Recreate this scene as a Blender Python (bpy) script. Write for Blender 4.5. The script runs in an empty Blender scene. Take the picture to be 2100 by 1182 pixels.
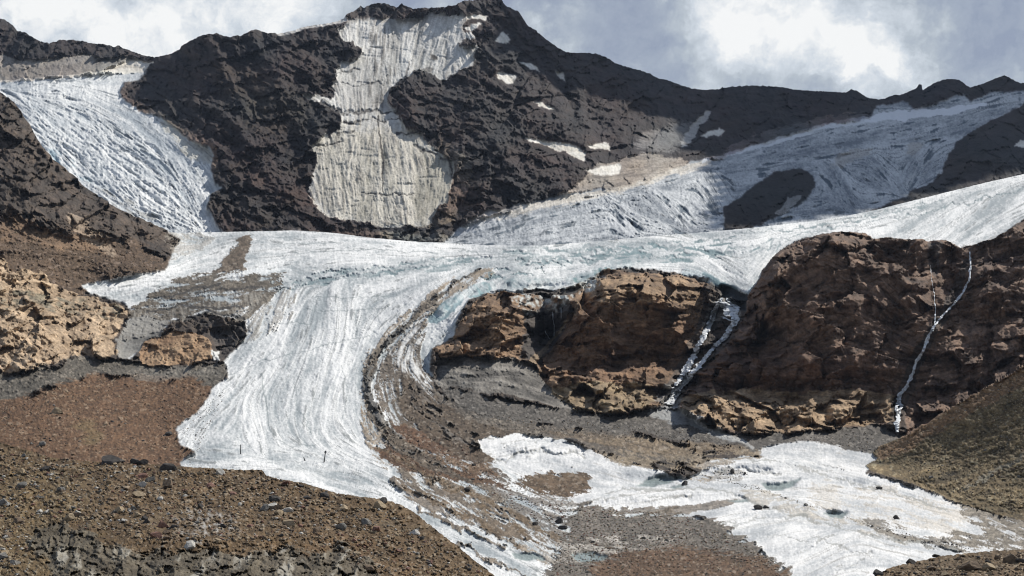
import bpy, math, random
import numpy as np
from mathutils import Vector
random.seed(7)
R = math.radians
scene = bpy.context.scene
C = scene.collection

# ------------------------------------------------------------------ camera
F = 3231.0      # focal length in units of 1/2100 of the frame width
HZ = 845.0      # row of the horizon
cam_d = bpy.data.cameras.new('camera'); cam = bpy.data.objects.new('camera', cam_d); C.objects.link(cam)
cam.location = (0, 0, 0); cam.rotation_euler = (R(90), 0, 0)
cam_d.sensor_width = 36; cam_d.lens = F / 2100 * 36; cam_d.shift_y = (HZ - 591) / 2100
cam_d.clip_start = 1; cam_d.clip_end = 60000
scene.camera = cam
# ------------------------------------------------------------------ light
SUN_AZ, SUN_EL = R(50), R(46)         # azimuth to the right of the view direction
SD = Vector((math.cos(SUN_EL)*math.sin(SUN_AZ), math.cos(SUN_EL)*math.cos(SUN_AZ), math.sin(SUN_EL)))
sl = bpy.data.lights.new('sun', 'SUN'); sl.energy = 4.95; sl.angle = R(0.5); sl.color = (1, 0.95, 0.87)
so = bpy.data.objects.new('sun', sl); C.objects.link(so)
so.rotation_euler = SD.to_track_quat('Z', 'Y').to_euler()
scene.view_settings.view_transform = 'Standard'; scene.view_settings.look = 'None'
scene.cycles.pixel_filter_type = 'BLACKMAN_HARRIS'; scene.cycles.filter_width = 1.1
scene.view_settings.exposure = 0.0; scene.view_settings.gamma = 1
# ------------------------------------------------------------------ world: sky and clouds by direction
w = bpy.data.worlds.new('World'); scene.world = w; w.use_nodes = True
nt = w.node_tree; N = nt.nodes; L = nt.links; N.clear()
def nd(t, **k):
    n = N.new(t)
    for a, b in k.items(): setattr(n, a, b)
    return n
def mth(op, a, b=None, c=None, clamp=False):
    n = nd('ShaderNodeMath', operation=op, use_clamp=clamp)
    for i, x in enumerate((a, b, c)):
        if x is None: continue
        if isinstance(x, (int, float)): n.inputs[i].default_value = x
        else: L.new(x, n.inputs[i])
    return n.outputs[0]
out = nd('ShaderNodeOutputWorld'); bg = nd('ShaderNodeBackground'); L.new(bg.outputs[0], out.inputs[0])
sky = nd('ShaderNodeTexSky'); sky.sky_type = 'NISHITA'; sky.sun_disc = False
sky.sun_elevation = SUN_EL; sky.sun_rotation = SUN_AZ; sky.altitude = 2800
sks = nd('ShaderNodeVectorMath', operation='SCALE'); L.new(sky.outputs[0], sks.inputs[0]); sks.inputs['Scale'].default_value = 0.10
tc = nd('ShaderNodeTexCoord')
wn = nd('ShaderNodeTexNoise'); wn.inputs['Scale'].default_value = 14; wn.inputs['Detail'].default_value = 7; wn.inputs['Roughness'].default_value = 0.6
L.new(tc.outputs['Generated'], wn.inputs['Vector'])
wsub = nd('ShaderNodeVectorMath', operation='SUBTRACT'); L.new(wn.outputs['Color'], wsub.inputs[0]); wsub.inputs[1].default_value = (.5, .5, .5)
wsc = nd('ShaderNodeVectorMath', operation='SCALE'); L.new(wsub.outputs[0], wsc.inputs[0]); wsc.inputs['Scale'].default_value = 0.085
wad = nd('ShaderNodeVectorMath', operation='ADD'); L.new(tc.outputs['Generated'], wad.inputs[0]); L.new(wsc.outputs[0], wad.inputs[1])
def lobe(u, v, r, s):
    d = Vector(((u-1050)/F, 1, (HZ-v)/F)).normalized()
    ds = nd('ShaderNodeVectorMath', operation='DISTANCE'); L.new(wad.outputs[0], ds.inputs[0]); ds.inputs[1].default_value = d
    q = mth('DIVIDE', ds.outputs['Value'], r/F); q = mth('MULTIPLY', q, q); q = mth('MULTIPLY', q, -1.0)
    return mth('MULTIPLY', mth('POWER', 2.718, q), s)
LOBES = [(1690, 110, 85, .45), (1640, -10, 90, .35), (1560, 20, 150, .35), (1800, 170, 90, .42), (1480, 70, 90, .22), (1430, 0, 70, .2),
         (300, 80, 110, .42), (500, 30, 150, .40), (620, 10, 90, .40), (80, -10, 90, .38), (180, 40, 90, .12), (1250, 130, 120, .12), (170, 60, 160, .16), (30, -40, 120, .2),
         (1135, 78, 42, .55), (1080, 20, 45, .3), (1260, 50, 130, -.26), (1150, -30, 120, -.22), (980, -30, 110, -.2), (2080, 60, 130, -.2), (1990, 90, 90, -.08), (1380, 120, 90, -.16), (880, 0, 100, -.1)]
acc = None
for lb in LOBES:
    o_ = lobe(*lb); acc = o_ if acc is None else mth('ADD', acc, o_)
fn = nd('ShaderNodeTexNoise'); fn.inputs['Scale'].default_value = 16; fn.inputs['Detail'].default_value = 8; fn.inputs['Roughness'].default_value = 0.6
L.new(tc.outputs['Generated'], fn.inputs['Vector'])
f2 = nd('ShaderNodeTexNoise'); f2.inputs['Scale'].default_value = 34; f2.inputs['Detail'].default_value = 6; f2.inputs['Roughness'].default_value = 0.6
L.new(wad.outputs[0], f2.inputs['Vector'])
acc = mth('ADD', acc, mth('MULTIPLY', mth('SUBTRACT', f2.outputs['Fac'], 0.5), 1.3))
dens = mth('ADD', mth('ADD', acc, 0.36), mth('MULTIPLY', mth('SUBTRACT', fn.outputs['Fac'], 0.5), 1.5))
cr = nd('ShaderNodeValToRGB'); L.new(dens, cr.inputs[0])
e = cr.color_ramp.elements; e[0].position = 0.0; e[0].color = (.31, .355, .455, 1); e[1].position = 1.0; e[1].color = (1.0, 1.0, .98, 1)
for p_, c_ in ((.3, (.39, .44, .52, 1)), (.5, (.50, .55, .60, 1)), (.72, (.68, .73, .78, 1))):
    x_ = e.new(p_); x_.color = c_
mx = nd('ShaderNodeMix', data_type='RGBA'); mx.inputs['Factor'].default_value = 0.92
L.new(sks.outputs[0], mx.inputs[6]); L.new(cr.outputs[0], mx.inputs[7])
# the cloud sheet only lies over the low sky; higher up the open sky takes over
sep = nd('ShaderNodeSeparateXYZ'); L.new(tc.outputs['Generated'], sep.inputs[0])
hf = nd('ShaderNodeMapRange'); L.new(sep.outputs['Z'], hf.inputs[0]); hf.inputs[1].default_value = 0.32; hf.inputs[2].default_value = 0.6; hf.inputs[3].default_value = 0.92; hf.inputs[4].default_value = 0.25
L.new(hf.outputs[0], mx.inputs['Factor'])
L.new(mx.outputs[2], bg.inputs[0]); bg.inputs[1].default_value = 1.0
# ------------------------------------------------------------------ numeric helpers
ST = 1.5; U0, U1, V0, V1 = -90.0, 2190.0, -40.0, 1265.0
us = np.arange(U0, U1, ST); vs = np.arange(V0, V1, ST); U, V = np.meshgrid(us, vs)
NV, NU = U.shape
_rng = np.random.default_rng(3)
PERM = _rng.permutation(4096).astype(np.int64); ANG = _rng.random(4096) * 2 * np.pi
GX, GY = np.cos(ANG).astype(np.float32), np.sin(ANG).astype(np.float32)
def gn(x, y, seed=0):
    """gradient noise, about -1..1"""
    x = x.astype(np.float32); y = y.astype(np.float32)
    xi = np.floor(x); yi = np.floor(y); fx = x - xi; fy = y - yi
    xi = xi.astype(np.int64) + seed * 57; yi = yi.astype(np.int64) + seed * 131
    def h(i, j): return PERM[(PERM[i & 4095] + j) & 4095]
    a = h(xi, yi); b = h(xi+1, yi); c = h(xi, yi+1); d = h(xi+1, yi+1)
    n00 = GX[a]*fx + GY[a]*fy; n10 = GX[b]*(fx-1) + GY[b]*fy
    n01 = GX[c]*fx + GY[c]*(fy-1); n11 = GX[d]*(fx-1) + GY[d]*(fy-1)
    sx = fx*fx*fx*(fx*(fx*6-15)+10); sy = fy*fy*fy*(fy*(fy*6-15)+10)
    return 1.5 * ((n00*(1-sx)+n10*sx)*(1-sy) + (n01*(1-sx)+n11*sx)*sy)
def fbm(x, y, lam, octs, seed=0, gain=.5, ridged=False):
    s = 0; a = 1.0; t = 0
    for o in range(octs):
        n = gn(x/lam, y/lam, seed+o*3)
        if ridged: n = 1 - 2*np.abs(n)
        s = s + a*n; t += a; a *= gain; lam /= 2.03
    return s / t
def worley(x, y, lam, seed=0):
    """distance to nearest point, distance to second, cell id"""
    x = x/lam; y = y/lam; xi = np.floor(x).astype(np.int64); yi = np.floor(y).astype(np.int64)
    d1 = np.full(x.shape, 9., np.float32); d2 = d1.copy(); cid = np.zeros(x.shape, np.int64)
    for i in (-1, 0, 1):
        for j in (-1, 0, 1):
            hh = PERM[(PERM[(xi+i+seed*71) & 4095] + yi + j + seed*13) & 4095]
            px = xi + i + (ANG[hh]/6.2832); py = yi + j + ANG[(hh*7+3) & 4095]/6.2832
            d = ((x-px)**2 + (y-py)**2).astype(np.float32)
            near = d < d1
            d2 = np.where(near, d1, np.minimum(d2, d)); cid = np.where(near, hh, cid); d1 = np.where(near, d, d1)
    return np.sqrt(d1), np.sqrt(d2), cid
def facets(x, y, lam, seed, tilt=.5, step=.35):
    """a broken surface of flat tilted faces with steps between them"""
    x = x/lam; y = y/lam; xi = np.floor(x).astype(np.int64); yi = np.floor(y).astype(np.int64)
    d1 = np.full(x.shape, 9., np.float32); h = np.zeros(x.shape, np.float32)
    for i in (-1, 0, 1):
        for j in (-1, 0, 1):
            hh = PERM[(PERM[(xi+i+seed*71) & 4095] + yi + j + seed*13) & 4095]
            dx = x - (xi + i + ANG[hh]/6.2832); dy = y - (yi + j + ANG[(hh*7+3) & 4095]/6.2832); d = (dx*dx+dy*dy).astype(np.float32)
            t = ANG[(hh*5+11) & 4095]; hv = lam*(tilt*(dx*np.cos(t)+dy*np.sin(t)) + step*(ANG[(hh*3+7) & 4095]/6.2832-.5))
            near = d < d1; h = np.where(near, hv, h).astype(np.float32); d1 = np.where(near, d, d1)
    return h
def blur(a, s):
    s = s / ST
    if s <= 0: return a
    fy = np.fft.fftfreq(a.shape[0])[:, None]; fx = np.fft.rfftfreq(a.shape[1])[None]
    return np.fft.irfft2(np.fft.rfft2(a) * np.exp(-2*(np.pi*s)**2*(fx**2+fy**2)), a.shape).astype(np.float32)
def samp(a, u, v):
    x = np.clip((u-U0)/ST, 0, NU-1.001); y = np.clip((v-V0)/ST, 0, NV-1.001)
    i = x.astype(int); j = y.astype(int); fx = x-i; fy = y-j
    if a.ndim == 3: fx = fx[..., None]; fy = fy[..., None]
    return (a[j, i]*(1-fx)+a[j, i+1]*fx)*(1-fy) + (a[j+1, i]*(1-fx)+a[j+1, i+1]*fx)*fy
WU = gn(U/34, V/34, 11)*6 + gn(U/12, V/12, 12)*3.5 + gn(U/5, V/5, 13)*2
WV = gn(U/34, V/34, 14)*5 + gn(U/12, V/12, 15)*3 + gn(U/5, V/5, 16)*1.6
def poly(pts, feather=1.5, warp=1.0):
    """soft mask of a closed outline whose edge is roughened by noise"""
    p = np.array(pts, float); m = np.zeros((NV, NU), np.float32)
    x0, y0 = p[:, 0], p[:, 1]; x1, y1 = np.roll(x0, -1), np.roll(y0, -1)
    for r in range(max(0, int((p[:, 1].min()-V0)/ST)), min(NV, int((p[:, 1].max()-V0)/ST)+2)):
        y = V0 + r*ST; c = (y0 <= y) != (y1 <= y)
        if not c.any(): continue
        xs = np.sort(x0[c] + (y-y0[c])*(x1[c]-x0[c])/(y1[c]-y0[c]))
        for a, b in zip(xs[::2], xs[1::2]):
            i0 = max(0, int(math.ceil((a-U0)/ST))); i1 = min(NU, int((b-U0)/ST)+1)
            if i1 > i0: m[r, i0:i1] = 1
    if warp:
        jj = np.clip(((V + WV*warp - V0)/ST).astype(int), 0, NV-1); ii = np.clip(((U + WU*warp - U0)/ST).astype(int), 0, NU-1)
        m = m[jj, ii]
    if not feather: return m
    m = np.clip(blur(m, feather), 0, 1)
    if feather > 1.4: m = crisp(m, 3.0 if feather < 10 else 1.7, .3 if feather < 10 else .45)
    return m
def tps(pts, lam=2e-4):
    p = np.array(pts, float); X = p[:, :2]/1000; z = np.log(p[:, 2]); n = len(p)
    def K(r2): return 0.5*r2*np.log(r2+1e-12)
    A = np.zeros((n+3, n+3)); d = ((X[:, None]-X[None])**2).sum(-1)
    A[:n, :n] = K(d) + lam*np.eye(n); A[:n, n] = 1; A[:n, n+1:] = X; A[n, :n] = 1; A[n+1:, :n] = X.T
    wv = np.linalg.solve(A, np.r_[z, 0, 0, 0])
    cu = U0 - 8 + np.arange(int((U1-U0)/8)+5)*8.; cv = V0 - 8 + np.arange(int((V1-V0)/8)+5)*8.; cU, cV = np.meshgrid(cu, cv)
    Q = np.stack([cU.ravel(), cV.ravel()], 1)/1000
    g = (K(((Q[:, None]-X[None])**2).sum(-1)) @ wv[:n] + wv[n] + Q @ wv[n+1:]).reshape(cU.shape)
    def cub(a, x):       # smooth (B-spline) upsampling along axis 0
        i = x.astype(int); f = (x-i)[:, None]; i = np.clip(i, 1, a.shape[0]-3)
        return (a[i-1]*(1-f)**3 + a[i]*(3*f**3-6*f*f+4) + a[i+1]*(-3*f**3+3*f*f+3*f+1) + a[i+2]*f**3)/6
    return np.exp(cub(cub(g, (vs-cv[0])/8).T, (us-cu[0])/8).T)
def line(pts, wd, warp=.6, feather=1.0):
    """soft mask along a polyline; wd constant or per point"""
    p = np.array(pts, float); n = len(p); wd = np.broadcast_to(np.array(wd, float), (n,))
    m = np.zeros((NV, NU), np.float32); Uw = U + WU*warp; Vw = V + WV*warp
    for k in range(n-1):
        (ax, ay), (bx, by) = p[k], p[k+1]; mw = max(wd[k], wd[k+1])*2+14
        i0 = max(0, int((min(ax, bx)-mw-U0)/ST)); i1 = min(NU, int((max(ax, bx)+mw-U0)/ST)+2)
        j0 = max(0, int((min(ay, by)-mw-V0)/ST)); j1 = min(NV, int((max(ay, by)+mw-V0)/ST)+2)
        if i1 <= i0 or j1 <= j0: continue
        X = Uw[j0:j1, i0:i1]; Y = Vw[j0:j1, i0:i1]
        t = np.clip(((X-ax)*(bx-ax)+(Y-ay)*(by-ay))/((bx-ax)**2+(by-ay)**2+1e-6), 0, 1)
        d = np.hypot(X-ax-t*(bx-ax), Y-ay-t*(by-ay)); ww = wd[k]*(1-t)+wd[k+1]*t
        m[j0:j1, i0:i1] = np.maximum(m[j0:j1, i0:i1], np.clip((ww-d)/feather+.5, 0, 1))
    return m
# ------------------------------------------------------------------ direction of ice flow and of rock strata
STROKES = [
 [(20,200),(100,260),(200,340),(300,420),(380,470)], [(150,185),(260,240),(360,310),(420,400),(440,460)], [(0,172),(150,165),(290,150)], [(60,140),(40,160)], [(200,130),(170,150)],
 [(750,50),(745,200),(740,330),(745,440)], [(900,40),(870,140)], [(840,270),(855,440)], [(790,50),(785,200)], [(660,320),(670,430)], [(910,340),(900,430)],
 [(950,475),(1150,412),(1350,370),(1500,312),(1700,265),(1900,230),(2150,190)], [(1000,492),(1150,455),(1230,440)], [(1240,405),(1290,470)], [(1340,395),(1400,455)], [(1450,360),(1480,420)],
 [(1560,335),(1650,325),(1750,300),(1900,285),(2000,250)], [(1700,345),(1740,420)], [(1800,330),(1850,390)], [(1900,300),(1860,370)], [(1500,472),(1700,450),(1900,408),(2150,350)], [(2080,390),(1960,480)], [(1960,420),(1860,480)], [(1850,440),(1740,470)],
 [(370,540),(420,515),(500,500)], [(520,495),(700,495),(900,508),(1100,515),(1300,505),(1500,495)], [(180,592),(350,568),(600,560),(800,550),(1000,535),(1200,530),(1420,515)],
 [(950,560),(870,625),(790,700),(745,790),(765,880),(850,975),(1000,1060),(1150,1140)], [(600,600),(560,700),(500,780),(420,870),(390,920)], [(700,590),(690,700),(660,800),(640,880),(690,935),(800,975)],
 [(520,840),(540,920)], [(400,940),(600,950),(750,985),(900,1060),(1100,1155)], [(1010,550),(910,640),(850,720),(880,800),(980,860),(1200,900),(1400,940)], [(800,760),(820,850),(950,930),(1060,990)],
 [(1400,500),(1480,555),(1540,600)], [(1590,510),(1560,560),(1530,600)], [(1080,540),(1060,590)], [(1000,930),(1150,900),(1300,955),(1450,1000)], [(1200,1040),(1400,1012),(1550,1000)],
 [(1450,945),(1650,945),(1850,1000),(2080,1085)], [(1480,1075),(1650,1040),(1800,1090),(1960,1130)], [(1600,1160),(1750,1090)], [(1560,925),(1700,925),(1800,945)], [(780,905),(900,950),(1050,1000)],
 [(1800,930),(1950,850),(2150,740)], [(1850,985),(2000,920),(2150,850)], [(1950,1030),(2150,960)],
 [(300,140),(450,220),(600,300)], [(500,100),(650,180)], [(480,280),(620,360)], [(500,420),(650,440)], [(850,200),(1100,250),(1400,310)], [(900,300),(1100,390)], [(1000,80),(1060,160)], [(1150,150),(1400,260)], [(1450,220),(1750,215)], [(1500,440),(1640,370)], [(1950,330),(2150,260)],
 [(1000,620),(1090,640),(1180,610)], [(940,700),(1080,720)], [(1130,720),(1180,640),(1260,580),(1350,580),(1450,620)], [(1200,740),(1350,750)], [(1250,660),(1400,660)], [(1560,620),(1640,520),(1720,500),(1800,540),(1870,620)], [(1600,700),(1750,640),(1880,700)], [(1480,770),(1700,760),(1850,770)], [(1400,830),(1600,835),(1830,830)], [(1950,560),(2150,500)], [(1950,700),(2150,640)], [(1900,560),(1980,530)],
 [(0,250),(150,400),(300,480)], [(-60,330),(80,470)], [(0,520),(200,530),(320,545)], [(0,610),(120,630),(250,690)], [(0,700),(60,745)], [(120,680),(200,740)], [(300,700),(420,690)], [(900,760),(1050,760),(1180,820)], [(0,850),(180,830),(350,850)], [(-60,150),(0,60)],
]
sx, sy, sc, ss = [], [], [], []
for s in STROKES:
    for (a, b), (c, d) in zip(s[:-1], s[1:]):
        n = max(1, int(math.hypot(c-a, d-b)/30)); th = 2*math.atan2(d-b, c-a)
        for k in range(n+1):
            t = k/max(n, 1); sx.append(a+(c-a)*t); sy.append(b+(d-b)*t); sc.append(math.cos(th)); ss.append(math.sin(th))
sx, sy, sc, ss = map(np.array, (sx, sy, sc, ss))
cU, cV = np.meshgrid(us[::8], vs[::8])
wgt = 1/(((cU[..., None]-sx)**2 + ((cV[..., None]-sy)*1.3)**2) + 60.)**1.7
c2 = (wgt*sc).sum(-1)/wgt.sum(-1); s2 = (wgt*ss).sum(-1)/wgt.sum(-1)
def up8(a):
    x = np.clip((U-U0)/(ST*8), 0, a.shape[1]-1.001); y = np.clip((V-V0)/(ST*8), 0, a.shape[0]-1.001)
    i = x.astype(int); j = y.astype(int); fx = x-i; fy = y-j
    return (a[j, i]*(1-fx)+a[j, i+1]*fx)*(1-fy) + (a[j+1, i]*(1-fx)+a[j+1, i+1]*fx)*fy
th = .5*np.arctan2(up8(s2), up8(c2)) + .16*gn(U/60, V/60, 31)
DX, DY = np.cos(th).astype(np.float32), np.sin(th).astype(np.float32)
def lic(src, n, stp=1.0):
    """smear a noise field along the flow lines, giving streaks that follow them"""
    acc = src.copy(); cnt = 1
    for sgn in (1, -1):
        x = np.broadcast_to(np.arange(NU, dtype=np.float32), (NV, NU)).copy(); y = np.broadcast_to(np.arange(NV, dtype=np.float32)[:, None], (NV, NU)).copy()
        pdx, pdy = DX*sgn, DY*sgn
        for k in range(n):
            x += pdx*stp; y += pdy*stp
            i = np.clip(x.astype(int), 0, NU-1); j = np.clip(y.astype(int), 0, NV-1)
            wk = .5+.5*math.cos(math.pi*(k+1)/(n+1))
            acc += src[j, i]*wk; cnt += wk
            nx, ny = DX[j, i], DY[j, i]; f = np.where(nx*pdx+ny*pdy < 0, -1, 1); pdx, pdy = nx*f, ny*f
    r = acc/cnt; r = r - blur(r, 60); return np.clip(r/(r.std()+1e-6), -3, 3).astype(np.float32)
WN = _rng.standard_normal((NV, NU)).astype(np.float32)
L1 = lic(WN, 7)
L2 = lic(blur(WN[::-1].copy(), 1.6), 11, 1.3)
L3 = lic(blur(WN[:, ::-1].copy(), 3.4), 18, 1.8)
L4 = lic(blur(WN[::-1, ::-1].copy(), 9.0), 40, 2.5)
LL = lic(blur(WN[:, ::-1].copy(), .9), 60, 1.6)
DX, DY = -DY, DX
T1 = lic(blur(WN[::-1].copy(), .9), 9, 1.2); T2 = lic(blur(WN[::-1, ::-1].copy(), 1.8), 16, 1.5)
DX, DY = DY, -DX
# ------------------------------------------------------------------ depth of the land (metres ahead of the camera)
FARD = tps([(-80,50,3700),(60,90,3650),(310,118,3550),(440,75,3150),(530,68,3200),(700,40,3250),(850,10,3350),(1000,0,3350),(1160,110,3300),(1300,150,3350),(1450,185,3450),(1650,185,3650),(1800,205,3750),(1950,170,3800),(2150,155,3800),
 (0,165,3350),(200,150,3400),(60,230,2950),(250,250,2850),(150,330,2600),(400,330,2500),(300,400,2350),(420,460,2200),(560,470,2160),(100,500,2100),
 (600,460,2200),(780,480,2150),(930,490,2120),(500,300,2550),(750,300,2560),(750,150,2980),(900,150,3000),(900,350,2430),(850,440,2230),(1100,200,2850),(1100,330,2450),(1050,430,2180),(600,150,2900),
 (1300,250,2900),(1450,250,3100),(1200,380,2350),(1400,320,2700),(1450,400,2330),(1300,450,2080),(1480,470,2000),(1600,300,2950),(1800,250,3350),(2050,215,3550),(1750,350,2650),(1950,300,3050),(2050,300,2950),(2050,370,2700),(1650,430,2150),(1850,400,2450),
 (600,560,1900),(1000,560,1850),(1500,560,1800),(2100,500,2200),(0,560,2000)])
MIDD = tps([(380,478,1950),(600,472,1980),(930,497,1950),(1200,485,1900),(1480,472,1900),(500,560,1600),(700,560,1580),(900,560,1550),(1100,520,1650),(1300,520,1640),(1480,515,1600),
 (1050,580,1430),(1280,550,1460),(1420,565,1430),(1530,590,1350),(250,590,1500),(400,620,1440),(300,700,1320),(450,650,1370),(600,650,1380),(750,650,1370),(600,750,1200),(700,800,1120),(550,850,1040),(650,900,960),(450,930,900),(700,960,860),(850,1000,780),(950,1080,650),(1050,1150,530),(1200,1182,480),
 (950,620,1360),(900,700,1270),(1150,620,1380),(1300,580,1370),(1300,680,1290),(1100,700,1270),(1100,755,1220),(1300,790,1225),(1400,810,1200),(1450,680,1300),(1000,830,1080),(1300,860,1090),(1500,900,1020),(1700,900,1030),(1800,900,1020),
 (1100,910,960),(1100,960,870),(1300,980,830),(1500,930,940),(1650,920,970),(1700,1000,800),(1900,1030,740),(2050,1080,675),(1400,1060,670),(1500,1120,560),(1800,1130,540),(1700,1182,470),(1350,1150,520),(2100,1182,480),(2150,1250,400),(1000,1250,420),(1500,1250,400),
 (1600,515,1300),(1690,480,1290),(1850,490,1285),(1990,505,1280),(2100,450,1300),(2180,420,1310),(1560,620,1280),(1700,600,1215),(1900,600,1225),(2050,600,1215),(1500,750,1200),(1700,750,1150),(1900,750,1150),(2080,700,1160),(1450,850,1130),(1600,870,1090),(1800,870,1090),(1900,850,1100),
 (0,190,1900),(60,260,1850),(200,380,1800),(320,460,1820),(-80,300,1700),(0,400,1550),(150,450,1580),(340,550,1620),(170,580,1500),(0,550,1350),(270,640,1420),(0,650,1230),(240,720,1270),(100,720,1190),(0,770,1120),(450,745,1220),(200,850,1010),(0,850,980),(400,850,1040),(360,930,920),(0,930,860),(200,950,840),(0,1100,700),(400,1150,600)])
BEHD = tps([(1480,472,1900),(1650,455,1950),(1900,405,2150),(2150,345,2400),(1500,520,1580),(1600,500,1650),(1700,490,1720),(1900,490,1740),(2050,470,1780),(2150,430,1850),(1600,600,1350),(2000,560,1500)])
RGTD = tps([(2180,690,860),(2100,750,865),(1950,840,890),(1870,885,915),(1790,925,950),(1775,960,905),(1900,1005,800),(2030,1055,722),(2150,1075,690),(2100,900,800),(1950,930,850),(2100,1000,745)])
FGD = tps([(-80,900,420),(0,915,400),(300,955,360),(540,965,350),(800,1030,320),(920,1110,290),(1020,1182,265),(0,1180,235),(500,1180,235),(0,1060,300),(300,1060,290),(700,1110,275),(0,1260,200),(500,1260,205),(1000,1260,235),(1300,1240,250),
 (1790,1182,300),(1960,1140,320),(2150,1125,330),(2100,1182,285),(2100,1260,240),(1700,1250,260)])
crestR = [(1585,528),(1600,515),(1625,500),(1650,490),(1690,481),(1720,477),(1752,476),(1775,480),(1792,491),(1820,487),(1850,491),(1900,496),(1930,492),(1950,497),(1968,508),(2000,502),(2040,488),(2062,475),(2080,462),(2100,450),(2190,420)]
behind = poly([(1440,440),(2200,320)] + crestR[::-1] + [(1560,560),(1530,620),(1450,600)], feather=0, warp=.35)
bl = np.clip((U-1440)/140, 0, 1)
MIDD = np.where(behind > .5, MIDD**(1-bl)*BEHD**bl, MIDD)
SLOPE_R = [(2200,690),(2100,750),(2040,785),(1950,835),(1900,868),(1860,890),(1800,915),(1788,930),(1800,940),(1775,955),(1790,970),(1860,990),(1900,1003),(1960,1030),(2030,1052),(2100,1066),(2200,1085)]
slopeR = poly(SLOPE_R, feather=0, warp=.35)
MIDD = np.where(slopeR > .5, np.minimum(RGTD, MIDD), MIDD)
# ------------------------------------------------------------------ what covers the land: colour (albedo), relief, ice
def col(*c): return np.array(c, np.float32)
def lay(dst, m, c):
    c = np.asarray(c, np.float32)
    if c.ndim == 1: c = c[None, None]
    dst[:] = dst*(1-m[..., None]) + c*m[..., None]
n40, n15, n6 = fbm(U, V, 90, 4, 40), fbm(U, V, 26, 3, 45), fbm(U, V, 9, 2, 50)
n200 = fbm(U, V, 260, 3, 55); n4 = gn(U/4.2, V/3.2, 58)
spA = worley(U, V*1.4, 4.2, 31); spA = ANG[spA[2]]/6.2832-.5
def crisp(m, k=3.2, a=.30):
    """a soft mask broken up into streaks and single stones at its edge"""
    return np.clip((m-.5 + (a*(.55*L2+.45*L3+.3*L1) + .9*a*spA + .5*a*n15)*np.clip(4*m*(1-m)+.15, 0, 1))*k+.5, 0, 1)*(m > .02)
def rockc(a, b, k=1.0, grain=.35):
    """rock colour between two tones, patchy and streaked along its strata"""
    t = np.clip(.5 + .45*n40 + .35*n15 + .12*L3 + .10*L2, 0, 1)[..., None]
    g = (1 + grain*(.5*n6 + .32*L1 + .25*n15 + .5*n4 + .5*spA))[..., None]
    return (np.asarray(a, np.float32)*(1-t) + np.asarray(b, np.float32)*t)*np.clip(g, .35, 1.9)*k*col(1.05, 1.0, .93)
# --- far mountains
FC = rockc((.026,.025,.030), (.070,.054,.050))
blueish = np.clip((U-1050)/500, 0, 1)*np.clip((420-V)/150, 0, 1)
lay(FC, blueish*.7, rockc((.022,.025,.034), (.045,.045,.052)))
lay(FC, poly([(430,130),(470,190),(520,260),(640,300),(620,210),(520,150)], 14, 3)*.5, rockc((.055,.048,.032), (.10,.082,.055)))
lay(FC, poly([(560,340),(640,320),(640,460),(700,480),(930,490),(700,492),(500,470),(440,470),(430,400)], 8, 2)*.45, rockc((.05,.04,.035), (.105,.078,.064)))
FICE = np.zeros_like(U, np.float32); FR = np.ones_like(FICE)      # ice mask, rock roughness
rim = line([(300,128),(285,150),(250,175),(252,205),(290,226),(340,245),(390,282),(435,305),(440,345)], 9)
lay(FC, rim*.8, rockc((.16,.14,.12), (.27,.24,.20)))
def ice(m, a, b, kd=.25, dirt=(.16,.14,.12), thr=.6, wd=L2, amt=.5):
    t = np.clip(.70+.20*L4+.19*L3+.15*L2+.06*L1+.02*T1+.32*n40+.34*n6+.22*n4+.15*spA, 0, 1)[..., None]
    base = np.asarray(a, np.float32)*(1-t)+np.asarray(b, np.float32)*t
    d = np.clip((wd*.5+L1*.25+n15*.5+n6*.5-thr)*1.7, 0, 1)*amt
    ps = np.clip(.55+.9*n40+.3*n15, 0, 1); d = np.maximum(d, np.clip((LL-.95)*1.6, 0, 1)*amt*ps); d = np.maximum(d, np.clip((T1*.6+T2*.6-1.5)*1.6, 0, 1)*amt*.8*np.clip(1.1*n40+.25-.3*ps+.5*n15, 0, 1))
    base = base*(1-d[..., None]) + np.asarray(dirt, np.float32)*d[..., None]
    return base*(1+.02*L1+.06*n4)[..., None]
# left back ridge: banded grey ice under the crest
g1 = poly([(-90,108),(0,112),(35,120),(70,127),(120,117),(170,112),(215,119),(262,118),(312,128),(298,147),(200,152),(100,160),(0,170),(-90,170)])
lay(FC, g1, ice(g1, (.24,.22,.20), (.42,.39,.34), thr=.1)); FICE = np.maximum(FICE, g1*.6)
s1 = poly([(205,152),(235,135),(265,119),(285,121),(312,128),(300,140),(288,148)])
lay(FC, s1, ice(s1, (.55,.51,.44), (.78,.74,.66), thr=1.2)); FICE = np.maximum(FICE, s1)
trib = poly([(-90,165),(0,168),(100,160),(200,153),(300,146),(283,163),(255,170),(247,192),(256,206),(290,228),(330,243),(385,285),(428,305),(436,318),(430,345),(438,372),(455,386),(432,398),(426,425),(440,455),(460,480),(345,490),(200,520),(-90,300)], 1.2, .6)
lay(FC, trib, ice(trib, (.40,.44,.47), (.78,.79,.78), thr=.62, dirt=(.12,.15,.18), amt=.85)); FICE = np.maximum(FICE, trib)
lay(FC, line([(0,168),(100,160),(200,152),(290,146)], 2.2)*.8, (.80,.77,.68))
bt = poly([(330,243),(385,285),(428,305),(440,320),(425,335),(395,325),(370,300),(330,265)], 5, 1)
lay(FC, bt*.6, ice(bt, (.38,.35,.28), (.55,.52,.42)))
lay(FC, np.clip(poly([(70,285),(180,350),(200,385),(130,345)], 6, 1)*np.clip(L2-.2, 0, 1), 0, 1)*.7, (.30,.42,.48))
lay(FC, poly([(170,355),(240,400),(310,440),(330,470),(250,440)], 6, 1)*np.clip(L2+.3, 0, 1)*.5, (.22,.21,.18))
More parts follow.
